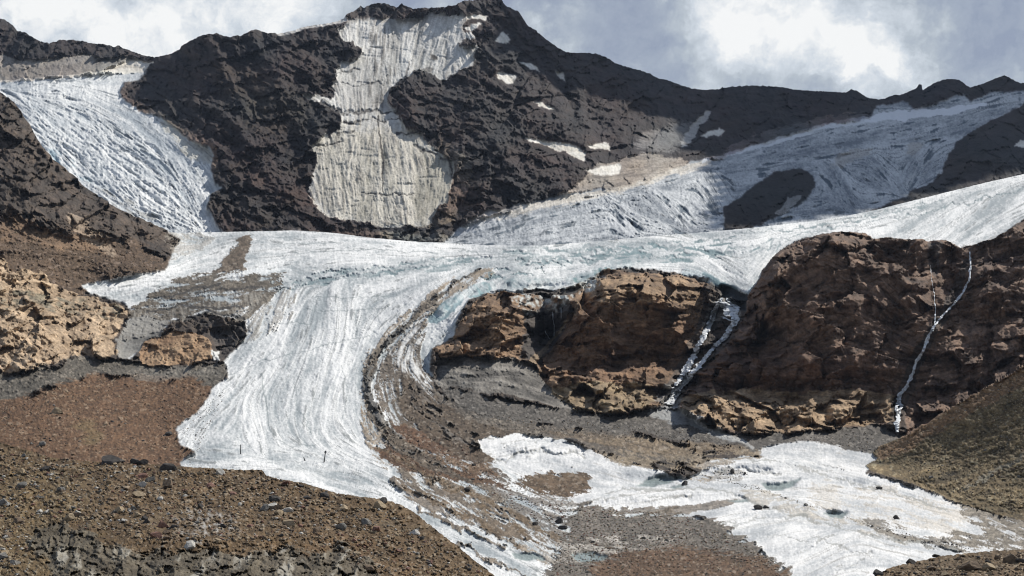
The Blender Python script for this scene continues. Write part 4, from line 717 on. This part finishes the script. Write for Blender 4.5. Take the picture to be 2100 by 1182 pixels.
# angular rock: a sphere cut by random planes
import bmesh
def rock_mesh(seed, sub=2):
    rr = random.Random(seed); bm = bmesh.new(); bmesh.ops.create_icosphere(bm, subdivisions=sub, radius=1)
    planes = []
    for _ in range(11):
        d = Vector((rr.gauss(0, 1), rr.gauss(0, 1), rr.gauss(0, 1))).normalized(); planes.append((d, rr.uniform(.45, .85)))
    for v in bm.verts:
        for d, h in planes:
            k = v.co.dot(d)
            if k > h: v.co -= d*(k-h)
        v.co *= 1 + rr.uniform(-.04, .04)
    return bm
PROTO = []
for s in range(10):
    bm = rock_mesh(s, 3); me = bpy.data.meshes.new('boulder'); bm.to_mesh(me); bm.free(); PROTO.append(me)
variants = {}
def boulder(sh, u, v, wpx, hpx, tone, label, group, rot=None, cl=cols):
    p, n = locate(sh, u, v + hpx*.35, cl)
    k = p[1]/F; s = random.randrange(10); key = (s, tone)
    if key not in variants:
        me = PROTO[s].copy(); me.materials.append(MR[tone]); variants[key] = me
    o = bpy.data.objects.new('boulder', variants[key]); C.objects.link(o)
    o.scale = (wpx/2*k*1.5, wpx/2*k*1.3, hpx/2*k*1.5); o.rotation_euler = (random.uniform(-.25, .25), random.uniform(-.25, .25), random.uniform(0, 6.28))
    o.location = Vector(p) + Vector((0, 0, hpx*k*.22))
    o['label'] = label; o['category'] = 'boulder'
    if group: o['group'] = group
    return o
BIG = [
 (FG,232,944,46,20,'dark','largest dark boulder, broad and peaked, on the crest of the near moraine'), (FG,278,947,22,15,'dark','dark squat boulder on the moraine crest just right of the largest one'), (FG,296,949,14,12,'dark','small dark boulder ending the row on the moraine crest'),
 (FG,345,958,26,16,'dark','low dark block on the moraine crest beside the ice edge'), (FG,292,994,12,14,'pale','upright whitish boulder below the row of dark crest boulders'), (FG,309,982,18,14,'grey','grey boulder just upper right of the upright whitish one'),
 (FG,47,996,18,12,'grey','greyish pink boulder near the left edge of the moraine'), (FG,96,1050,14,9,'pale','flat pale slab left of its twin on the near moraine'), (FG,160,1051,15,9,'pale','flat whitish slab lying in the middle of the left moraine'), (FG,4,1032,16,14,'grey','grey boulder cut by the left picture edge'),
 (FG,320,1096,18,15,'red','pinkish boulder above the grey eroded bank'), (FG,388,1117,24,14,'pale','whitish grey boulder at the brink of the grey eroded bank'), (FG,561,1022,20,9,'dark','flat dark stone on the upper right flank of the moraine'), (FG,630,1020,16,11,'dark','dark rounded stone right of the flat dark one'), (FG,664,1015,20,9,'dark','dark flat slab close below the moraine crest near the ice'),
 (FG,785,1027,18,14,'dark','dark block standing on the moraine crest against the ice'), (FG,470,1006,12,9,'tan','tan boulder in the upper middle of the moraine'), (FG,225,988,12,10,'tan','tan boulder on the moraine below the largest dark one'), (FG,650,1088,14,12,'brown','brown round boulder on the right part of the moraine'), (FG,273,1042,14,9,'grey','grey boulder in the middle of the left moraine'),
 (FG,140,992,12,10,'tan','small tan boulder between the pinkish one and the crest row'),
 (MID,116,843,20,13,'tan','tan angular block alone on the brown moraine slope'), (MID,345,890,16,9,'dark','dark flat boulder beside the left ice margin'), (MID,85,911,12,9,'grey','grey stone on the brown slope above the near moraine'),
 (MID,1554,1041,15,10,'dark','dark boulder on the white ice mounds at the end of the dirt streaks'), (MID,1570,1040,12,6,'dark','flat dark stone just right of the boulder on the ice mounds'), (MID,1170,902,24,7,'dark','dark low rock on the rim of the lower ice'), (MID,1502,967,12,10,'dark','dark boulder among the stones on top of the ice mound'),
 (MID,1837,1062,12,9,'dark','dark boulder on the dirty right part of the lower ice'), (MID,1803,1002,12,6,'dark','small dark stone on the clean ice near the hillside'), (MID,1098,1075,11,8,'dark','round dark stone in the rubble valley left of the block pair'), (MID,1148,1068,14,12,'dark','upper dark block of the pair in the rubble valley'), (MID,1155,1082,15,10,'dark','lower dark block of the pair in the rubble valley'), (MID,1405,992,14,10,'dark','dark rock at the tip of the blue ice wall'), (MID,958,1005,12,9,'dark','dark block at the end of the reddish debris band'),
 (FG,1800,1166,18,10,'dark','dark boulder at the left foot of the corner moraine'), (FG,1867,1152,15,10,'dark','dark boulder on the edge of the corner moraine against white ice'), (FG,1921,1137,14,6,'dark','flat dark stone on the crest of the corner moraine'), (FG,2070,1148,24,20,'brown','pointed brown boulder on the corner moraine'), (FG,1992,1162,40,18,'brown','broad cluster topping boulder in the middle of the corner moraine'), (FG,2030,1163,22,16,'tan','tan boulder between the broad and the pointed one'), (FG,2046,1143,12,12,'brown','small brown boulder beside the pointed one'),
]
for sh, u, v, a, b, tone, lab in BIG: boulder(sh, u, v, a, b, tone, lab, None)
rb = random.Random(5)
def inside(p, u, v):
    c = False; n = len(p)
    for i in range(n):
        x0, y0 = p[i]; x1, y1 = p[(i+1) % n]
        if (y0 <= v) != (y1 <= v) and u < x0+(v-y0)*(x1-x0)/(y1-y0): c = not c
    return c
ZONES = [
 (FG, [(-10,930),(540,975),(800,1040),(1000,1182),(760,1182),(640,1110),(300,1110),(60,1060),(60,1182),(-10,1182)], 165, (8, 22), ('brown','tan','grey','tan','dark','brown','red','pale'), 'small stone among many on the near brown moraine', 'small boulders on the near moraine', 4200, (3, 9)),
 (FG, [(60,1070),(640,1120),(800,1182),(60,1182)], 8, (5, 8), ('grey','brown'), 'small stone on the grey eroded bank', 'small stones on the grey bank', 250, (2.2, 4.5)),
 (FG, [(1830,1170),(1960,1145),(2110,1132),(2110,1182),(1800,1182)], 22, (8, 17), ('brown','tan','dark','brown'), 'small stone on the moraine in the bottom right corner', 'small boulders on the corner moraine', 520, (3, 9)),
 (MID, [(-10,830),(200,775),(420,800),(365,880),(370,930),(-10,905)], 24, (5, 8), ('brown','tan','grey','dark'), 'small stone on the brown slope left of the ice tongue', 'small boulders on the brown slope', 1100, (1.8, 4)),
 (MID, [(1000,1010),(1190,1040),(1400,1055),(1500,1100),(1590,1150),(1610,1182),(1120,1182),(1150,1100)], 34, (5, 9), ('grey','grey','dark','red','brown'), 'small grey or reddish stone in the rubble valley between the ices', 'small boulders in the rubble valley', 3800, (2.0, 5)),
 (MID, [(780,870),(960,915),(1040,995),(1200,1000),(1160,1040),(950,1010),(800,960)], 12, (5, 8), ('brown','dark','red','grey'), 'small stone in the reddish debris bands on the ice', 'small boulders in the debris bands', 1100, (1.6, 4)),
 (MID, [(1440,975),(1500,962),(1545,970),(1490,990),(1700,1050),(1800,1080),(2000,1128),(1900,1120),(1750,1070),(1560,1000)], 20, (4, 7), ('dark','grey'), 'small dark stone scattered on the lower white ice', 'small stones on the white ice', 420, (1.5, 3.6)),
 (MID, [(1810,935),(1950,850),(2110,755),(2110,1060),(1900,998)], 22, (5, 9), ('brown','tan','grey'), 'small stone on the olive brown hillside at the right', 'small boulders on the right hillside', 1800, (1.8, 4.5)),
 (MID, [(380,960),(400,920),(370,890),(420,830),(470,790),(440,860),(400,940)], 5, (3, 5), ('dark','grey'), 'small dark stone on the left margin of the ice tongue', 'small stones at the ice margin', 260, (1.5, 3)),
 (MID, [(1000,850),(1400,880),(1560,905),(1800,885),(1790,925),(1640,905),(1300,905),(1000,880)], 10, (4, 7), ('grey','dark','brown'), 'small stone on the grey scree below the cliffs', 'small boulders on the scree', 900, (1.5, 3.4)),
 (MID, [(20,470),(200,500),(330,530),(320,560),(170,585),(100,560),(0,520)], 6, (5, 8), ('brown','tan','dark'), 'small block on the brown slope beside the glacier bend', 'small blocks on the left slope', 500, (1.8, 4)),
]
ico = bmesh.new(); bmesh.ops.create_icosphere(ico, subdivisions=1, radius=1); IV = np.array([v.co[:] for v in ico.verts]); IF = np.array([[v.index for v in f.verts] for f in ico.faces]); ico.free()
nrg = np.random.default_rng(11)
ACC = {}
for sh, pg, n, (a, b), tones, lab, grp, nsm, (c, d) in ZONES:
    us_ = [p[0] for p in pg]; vs_ = [p[1] for p in pg]; k = 0
    while k < n:
        u, v = rb.uniform(min(us_), max(us_)), rb.uniform(min(vs_), max(vs_))
        if inside(pg, u, v):
            wpx = a + (b-a)*rb.random()**3; boulder(sh, u, v, wpx, wpx*rb.uniform(.45, .8), rb.choice(tones), lab, grp); k += 1
    k = 0
    while k < nsm:
        u, v = rb.uniform(min(us_), max(us_)), rb.uniform(min(vs_), max(vs_))
        if not inside(pg, u, v): continue
        p, nn = locate(sh, u, v); kk = p[1]/F; wpx = (c + (d-c)*rb.random()**3)/2
        S3 = np.array([wpx*kk*rb.uniform(.8, 1.3), wpx*kk, wpx*kk*rb.uniform(.5, .85)])
        q = IV*(1+nrg.uniform(-.28, .28, (len(IV), 1))); th_ = rb.uniform(0, 6.28); ct, st_ = math.cos(th_), math.sin(th_)
        q = q*S3; q = np.stack([q[:, 0]*ct-q[:, 1]*st_, q[:, 0]*st_+q[:, 1]*ct, q[:, 2]], 1) + p + nn*S3[2]*.3
        ACC.setdefault(rb.choice(tones+('brown','tan')), []).append(q); k += 1
for tone, lst in ACC.items(): pass
allq = [q for t in ACC for q in ACC[t]]; tn = [t for t in ACC for q in ACC[t]]
vv_ = np.concatenate(allq).astype(np.float32); nb = len(allq)
ff = (IF[None] + (np.arange(nb)*len(IV))[:, None, None]).reshape(-1, 3)
me = bpy.data.meshes.new('rubble'); me.vertices.add(len(vv_)); me.vertices.foreach_set('co', vv_.ravel())
me.loops.add(ff.size); me.loops.foreach_set('vertex_index', ff.ravel().astype(np.int32)); me.polygons.add(len(ff)); me.polygons.foreach_set('loop_start', np.arange(0, ff.size, 3, dtype=np.int32))
tl = list(MR); me.polygons.foreach_set('material_index', np.repeat([tl.index(t) for t in tn], len(IF)).astype(np.int32)); me.update(calc_edges=True)
for t in tl: me.materials.append(MR[t])
ro = bpy.data.objects.new('rubble', me); C.objects.link(ro); ro['kind'] = 'stuff'; ro['label'] = 'loose rubble strewn over moraines and ice'

# ------------------------------------------------------------------ waterfalls
M_water = mat_plain('white_water', (.62,.66,.70), (.88,.90,.92), .5, .4, .3)
def waterfall(name, label, strands):
    V_, F_ = [], []
    for pts, wd, n in strands:
        p = np.array(pts, float); seg = np.r_[0, np.cumsum(np.hypot(*(p[1:]-p[:-1]).T))]
        for s in range(n):
            m = int(seg[-1]/1.6)+2; t = np.linspace(0, seg[-1], m); sd = random.randrange(1000)
            w_ = np.interp(t, seg, wd)
            off = (gn(t/22, t*0+s*7.3, sd % 50)*.9 + gn(t/7, t*0+s*3.1, sd % 37)*.5)*w_*.9
            uu_ = np.interp(t, seg, p[:, 0])+off; v_ = np.interp(t, seg, p[:, 1]); hw = w_*(.17+.22*gn(t/6, t*0+5, sd % 29))
            hw = np.maximum(hw, np.minimum(.6, .3*w_))*1.25
            prev = None
            for a, b, h in zip(uu_, v_, hw):
                q, nn = locate(MID, a, b); ym = min(q[1], *[locate(MID, a+dx_, b+dy_)[0][1] for dx_, dy_ in ((-4, 0), (4, 0), (0, 4), (0, -3))]); q = q*(ym/q[1]); kk = q[1]/F
                c_ = q + np.array([0, -.7, .2])
                i0 = len(V_)
                for x, dz in ((-1, 0), (-.4, .5), (.4, .5), (1, 0)): V_.append((c_[0]+x*h*kk, c_[1]-dz*h*kk, c_[2]+.0))
                if prev is not None:
                    for j in range(3): F_.append((prev+j, prev+j+1, i0+j+1, i0+j))
                prev = i0
    me = bpy.data.meshes.new(name); me.from_pydata(V_, [], F_); me.materials.append(M_water)
    o = bpy.data.objects.new(name, me); C.objects.link(o); o['label'] = label; o['category'] = 'waterfall'; o['group'] = 'meltwater falls on the brown cliffs'
waterfall('waterfall', 'double white waterfall spreading below the ice cave between the two cliffs',
  [([(1480,612),(1465,640),(1450,680),(1430,715),(1405,765),(1385,800),(1372,828)], [6,8,9,9,12,11,11], 13), ([(1490,612),(1510,632),(1508,660),(1490,690),(1462,715),(1440,745),(1415,775),(1392,800),(1374,830)], [6,9,11,9,8,8,9,9,10], 13), ([(1478,620),(1495,635),(1500,650)], [16,20,15], 14), ([(1478,650),(1495,658)], [8,8], 3)])
waterfall('waterfall', 'long thin white waterfall running diagonally down the right cliff',
  [([(1988,518),(1990,545),(1986,575),(1975,600),(1955,625),(1935,645),(1918,665),(1905,685),(1898,705),(1890,725),(1878,745),(1870,770),(1858,795),(1845,810),(1842,840),(1840,888)], [1.8,2.5,3.5,4,4.5,4.5,4.5,4.5,5,5,5,4.5,6,8,9,7], 7)])
waterfall('waterfall', 'faint thin waterfall dropping from the cliff top to join the longer one',
  [([(1908,545),(1910,575),(1914,600),(1918,640),(1916,665)], [.5,.8,1.3,1.8,2.2], 2)])
waterfall('waterfall', 'small white trickles over dark wet rock below the broken ice edge',
  [([(1133,640),(1136,665),(1138,690)], [1.2,1.2,1], 2), ([(1150,632),(1150,655)], [1.2,1], 1), ([(1120,680),(1130,696)], [3,3], 1)])
# ------------------------------------------------------------------ measuring stakes on the tongue
M_st = mat_plain('weathered_wood', (.06,.06,.06), (.11,.11,.11), 5)
def stake(u, v0, v1, lean, label, knob):
    p, n = locate(MID, u, v0); k = p[1]/F; h = (v0-v1)*k; bm = bmesh.new()
    bmesh.ops.create_cone(bm, cap_ends=True, segments=8, radius1=.36, radius2=.22, depth=h)
    bmesh.ops.translate(bm, verts=bm.verts, vec=(0, 0, h/2)); me = bpy.data.meshes.new('measuring_stake'); bm.to_mesh(me); bm.free(); me.materials.append(M_st)
    o = bpy.data.objects.new('measuring_stake', me); C.objects.link(o); o.location = p; o.rotation_euler = (0, R(lean), 0); o['label'] = label; o['category'] = 'stake'; o['group'] = 'measuring stakes on the ice tongue'
    if knob:
        bm = bmesh.new(); bmesh.ops.create_icosphere(bm, subdivisions=2, radius=.62); bmesh.ops.scale(bm, vec=(1, 1, 1.5), verts=bm.verts)
        mk = bpy.data.meshes.new('top_marker'); bm.to_mesh(mk); bm.free(); mk.materials.append(M_st); q = bpy.data.objects.new('top_marker', mk); C.objects.link(q); q.parent = o; q.location = (0, 0, h)
stake(665, 949, 928, 8, 'tallest dark stake with a knob on top, standing in the snow', True)
stake(493, 932, 912, 0, 'thin upright stake near the left ice margin', False)
stake(625, 945, 937, -20, 'short leaning dark stake left of the tallest one', False)
# ------------------------------------------------------------------ air
hz = bpy.data.meshes.new('haze'); x0, x1, y0, y1, z0, z1 = -3200, 3200, -60, 4600, -260, 1120
hz.from_pydata([(x, y, z) for x in (x0, x1) for y in (y0, y1) for z in (z0, z1)], [], [(0,1,3,2),(4,6,7,5),(0,4,5,1),(2,3,7,6),(0,2,6,4),(1,5,7,3)])
hm = bpy.data.materials.new('haze'); hm.use_nodes = True; hn = hm.node_tree.nodes; hn.clear()
ho = hn.new('ShaderNodeOutputMaterial'); hv_ = hn.new('ShaderNodeVolumePrincipled'); hv_.inputs['Color'].default_value = (.62, .76, 1, 1); hv_.inputs['Density'].default_value = 1.1e-5; hv_.inputs['Anisotropy'].default_value = .2
hm.node_tree.links.new(hv_.outputs[0], ho.inputs['Volume']); hz.materials.append(hm)
hob = bpy.data.objects.new('haze', hz); C.objects.link(hob); hob['kind'] = 'stuff'; hob['label'] = 'thin blue mountain air'
# ------------------------------------------------------------------ cloud whose shadow falls on the upper right glacier
M_cl = mat_plain('cloud_white', (.8,.8,.8), (.85,.85,.85), .01)
def cloud(pg, label, dist=2600):
    rc = random.Random(21); qs = []
    for u in range(1000, 2260, 17):
        for v in range(-30, 520, 14):
            if not inside(pg, u, v): continue
            Y = samp(FARD, np.array([float(u)]), np.array([float(v)]))[0]; g = Vector(((u-1050)/F*Y, Y, (HZ-v)/F*Y)) + SD*(dist+rc.uniform(-60, 60))
            qs.append(IV*rc.uniform(34, 52)*Y/3000*(1+nrg.uniform(-.12, .12, (len(IV), 1))) + np.array(g))
    me = bpy.data.meshes.new('cloud'); me.from_pydata(np.concatenate(qs).tolist(), [], (IF[None]+(np.arange(len(qs))*len(IV))[:, None, None]).reshape(-1, 3).tolist()); me.materials.append(M_cl)
    o = bpy.data.objects.new('cloud', me); C.objects.link(o); o['kind'] = 'stuff'; o['label'] = label
cloud([(1040,-20),(1052,60),(1048,110),(1090,135),(1130,170),(1250,205),(1350,240),(1420,262),(1410,300),(1450,318),(1500,322),(1455,345),(1490,365),(1505,395),(1480,420),(1482,462),(1560,462),(1650,447),(1780,425),(1880,395),(1990,372),(2100,350),(2250,325),(2250,-20)], 'dense cloud above the right ridge')
